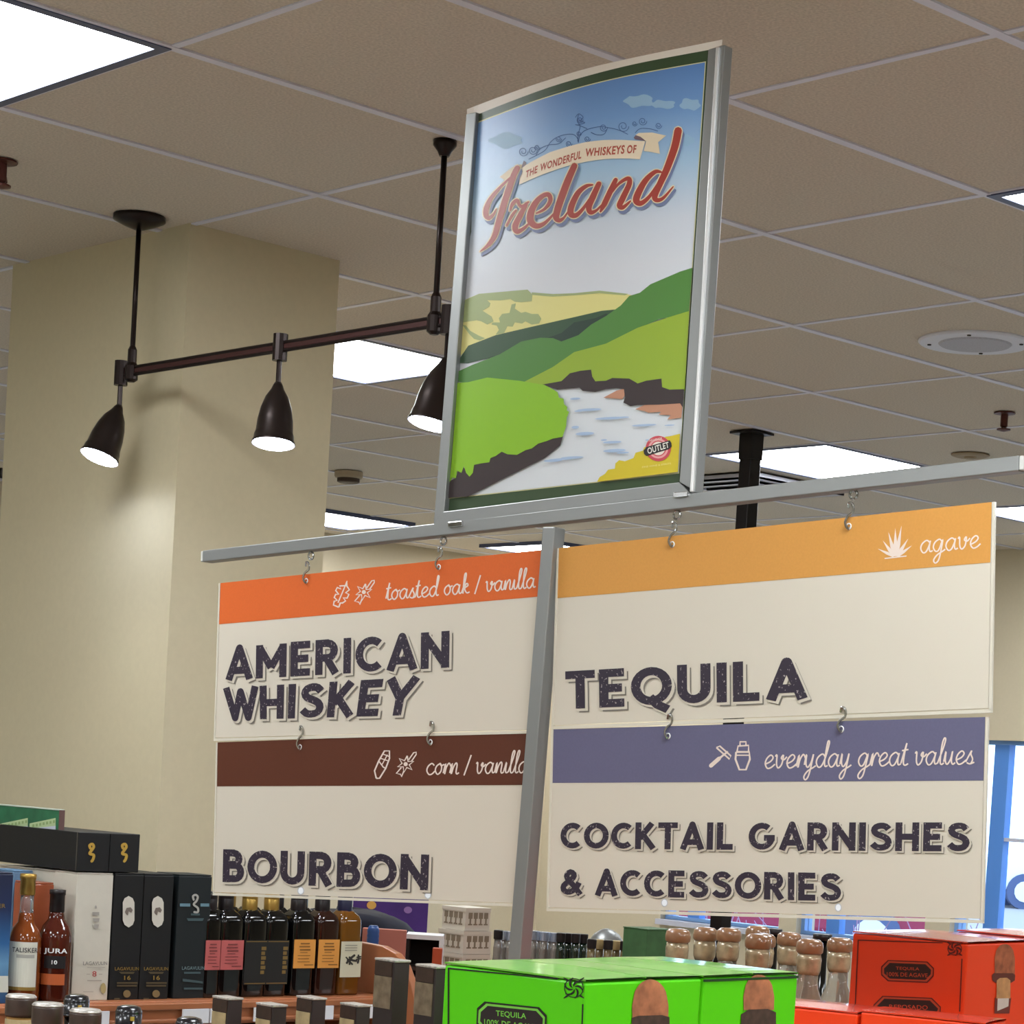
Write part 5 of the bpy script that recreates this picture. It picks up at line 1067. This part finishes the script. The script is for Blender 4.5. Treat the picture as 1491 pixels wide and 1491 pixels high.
# person bending, purple banner
NAVY = mat('navy_jacket', (24, 24, 40), .8, var=.1, scale=20); BLUS = mat('blue_sleeve', (46, 66, 128), .8); SKIN = mat('skin', (196, 140, 112), .6); HAIR = mat('dark_hair', (40, 28, 24), .7); TROU = mat('dark_trousers', (38, 38, 48), .8)
pc = atd(556, 1330, 8.6); e = -Rv*np.array([1, 1, 0]); e /= np.linalg.norm(e)     # person's bend direction: to the left in view
g = np.array([-e[1], e[0], 0])
per = thing('person', (pc[0], pc[1], 0), 'person in navy jacket with blue sleeves bending over behind the bottles', 'person')
def skin(name, J, E, R_, m, parent, root=0):
    me = bpy.data.meshes.new(name); J = [np.array(j, float)-org(parent) for j in J]; me.from_pydata([tuple(j) for j in J], E, []); me.materials.append(m)
    o = bpy.data.objects.new(name, me); COL.objects.link(o); o.parent = parent; ORG[o.name] = org(parent)
    s = o.modifiers.new('skin', 'SKIN'); s.use_smooth_shade = True
    for i, v in enumerate(me.skin_vertices[0].data): v.radius = (R_[i], R_[i]); v.use_root = (i == root)
    o.modifiers.new('sub', 'SUBSURF').levels = 1; o.modifiers['sub'].render_levels = 2
    return o
B0 = np.array([pc[0], pc[1], 0])-e*.06; up = np.array([0, 0, 1.])
hip = B0-e*.08+up*.90; ch = B0+e*.17+up*1.07; nk = B0+e*.33+up*1.05; hd = nk+e*.13+up*-.02
J = [hip, hip+e*.1+up*.1, ch, nk, nk+e*.06, hip+g*.1-up*.08, B0+g*.11+up*.48, B0+g*.11-e*.04+up*.08, hip-g*.1-up*.08, B0-g*.11+up*.48, B0-g*.11-e*.04+up*.08, ch+g*.19, ch+g*.21+e*.05-up*.26, ch+g*.17+e*.27-up*.3, ch-g*.19, ch-g*.21+e*.05-up*.26, ch-g*.17+e*.27-up*.3]
E_ = [(0,1),(1,2),(2,3),(3,4),(0,5),(5,6),(6,7),(0,8),(8,9),(9,10),(2,11),(11,12),(12,13),(2,14),(14,15),(15,16)]
Rr_ = [.13,.14,.15,.065,.055,.10,.075,.05,.10,.075,.05,.07,.05,.035,.07,.05,.035]
skin('body', J, E_, Rr_, NAVY, per)
skin('trousers', [hip-up*.03, hip+g*.1-up*.1, B0+g*.11+up*.48, B0+g*.11-e*.04+up*.1, hip-g*.1-up*.1, B0-g*.11+up*.48, B0-g*.11-e*.04+up*.1], [(0,1),(1,2),(2,3),(0,4),(4,5),(5,6)], [.14,.115,.09,.065,.115,.09,.065], TROU, per)
skin('sleeve', [ch-g*.17, ch-g*.215+e*.05-up*.26, ch-g*.17+e*.25-up*.29], [(0,1),(1,2)], [.085,.062,.045], BLUS, per); skin('sleeve', [ch+g*.17, ch+g*.215+e*.05-up*.26, ch+g*.17+e*.25-up*.29], [(0,1),(1,2)], [.085,.062,.045], BLUS, per)
skin('head', [nk+e*.05, hd, hd+e*.09-up*.03], [(0,1),(1,2)], [.055,.09,.075], SKIN, per); skin('hair', [hd-e*.0+up*.03, hd+e*.07+up*.02], [(0,1)], [.088,.075], HAIR, per)
for s in (1, -1):
    w0 = ch+g*.17*s+e*.27-up*.30; skin('hand', [w0, w0+e*.07-up*.02], [(0,1)], [.03,.035], SKIN, per)
    skin('shoe', [B0+g*.11*s-e*.06+up*.04, B0+g*.11*s+e*.14+up*.03], [(0,1)], [.042,.035], DARKIN, per)
q = atd(568, 1332, 9.6); dR = Rv*np.array([1, 1, 0]); dR /= np.linalg.norm(dR); fw = np.array([-dR[1], dR[0], 0])
t = thing('purple_banner', (q[0], q[1], 0), 'purple display banner with orange spot behind the bending person', 'banner')
PU = mat('purple_card', (74, 40, 116), .5, var=.15, scale=6); hb = .155
a = [q-dR*hb+[0, 0, .12], q+dR*hb+[0, 0, .12], q+dR*hb-[0, 0, .075], q-dR*hb-[0, 0, .075]]
MB().hexa([p+fw*.02 for p in a], a).build('panel', PU, t); BPn = Surf(q, fw); decal('orange_spot', [ell(541, 1318, 7, 6, 14)], BPn, 1, mat('orange_spot', (226, 168, 84), .5), t, step=.003); decal('pink_spot', [ell(594, 1325, 6, 5, 14)], BPn, 1, mat('lilac_spot', (150, 110, 170), .5), t, step=.003)
MB().tube([q+fw*.01-[0, 0, .075], (q+fw*.01)*[1, 1, 0]], .012, 8).build('pole', BLACKM, t); MB().lathe([(.12, 0), (.12, .012), (.02, .02)], (q+fw*.01)*[1, 1, 0], 20).build('base', BLACKM, t)
# pink board, blue bottle, white tray rack
def card(name, px0, px1, py0, dep, th, m, lab, cat, zb=FZ, part='board'):
    A = atd(px0, py0, dep); B_ = atd(px1, py0, dep); dd = (B_-A)*[1, 1, 0]; n = np.array([-dd[1], dd[0], 0])/np.linalg.norm(dd); z = (A[2]+B_[2])/2
    t = thing(name, tuple(((A+B_)/2)*[1, 1, 0]+[0, 0, zb]), lab, cat); lo = [np.array([p[0], p[1], zb+.001]) for p in (A, B_)]
    MB().hexa([lo[0], lo[1], lo[1]+n*th, lo[0]+n*th][::-1], [p*[1, 1, 0]+[0, 0, z] for p in (lo[0], lo[1], lo[1]+n*th, lo[0]+n*th)][::-1]).build(part, m, t, bevel=.002); return t
t = card('pink_board', 528, 592, 1353, 7.0, .03, mat('dusty_pink', (184, 112, 98), .6), 'dusty pink board behind the rounded end panel', 'board')
q = atd(544, 1349, 6.9); t = thing('blue_bottle', (q[0], q[1], FZ), 'blue ribbed bottle in front of the pink board', 'bottle'); BL_ = mat('ribbed_blue', (44, 78, 140), .35); m_ = MB()
m_.lathe([(.03, FZ), (.03, q[2]-.08), (.02, q[2]-.062)]+[(.0175+.0012*(k % 2), q[2]-.06+k*.0065) for k in range(9)]+[(.014, q[2])], (q[0], q[1], 0), 18); m_.build('body', BL_, t, smooth=True); MB().lathe([(.0142, q[2]+.0001), (.012, q[2]+.003)], (q[0], q[1], 0), 18).build('cap', BL_, t)
q0 = atd(592, 1360, 7.1); q1 = atd(646, 1360, 7.1); dd = (q1-q0)*[1, 1, 0]; dl = np.linalg.norm(dd); ud = dd/dl; nn = np.array([-ud[1], ud[0], 0])
t = thing('magazine_rack', tuple(q0*[1, 1, 0]+[0, 0, FZ]), 'white topped rack of dark magazines left of the glassware boxes', 'rack')
def ob(nm, a, b, d0, d1, z0, z1, m):
    p = [q0*[1, 1, 0]+ud*a+nn*d0, q0*[1, 1, 0]+ud*b+nn*d0, q0*[1, 1, 0]+ud*b+nn*d1, q0*[1, 1, 0]+ud*a+nn*d1]; MB().hexa([x+[0, 0, z0] for x in p][::-1], [x+[0, 0, z1] for x in p][::-1]).build(nm, m, t)
zt2 = q0[2]
ob('top_tray', 0, dl, 0, .12, zt2-.014, zt2, PAPER); ob('side', dl-.012, dl, 0, .12, FZ, zt2-.014, PAPER); ob('side', 0, .01, 0, .12, FZ, zt2-.014, DARKIN); ob('back', .01, dl-.012, .11, .12, FZ, zt2-.014, DARKIN)
for k in range(6): ob('magazine', .012, dl-.014-.004*(k % 2), .004, .1, FZ+.001+k*.033+.012, FZ+.001+k*.033+.024, mat('magazine%d' % (k % 2), ((120, 100, 84), (60, 48, 42))[k % 2], .5))
t = card('orange_box', 630, 644, 1381, 6.9, .04, mat('rust_card', (176, 70, 36), .5), 'small rust orange box left of the glassware stack', 'box', part='carton')

for o in bpy.data.objects:
    if o.name.split('.')[0] in ('carton_small_print', 'label_print', 'card_marks', 'glass_print'): o['kind'] = 'stuff'
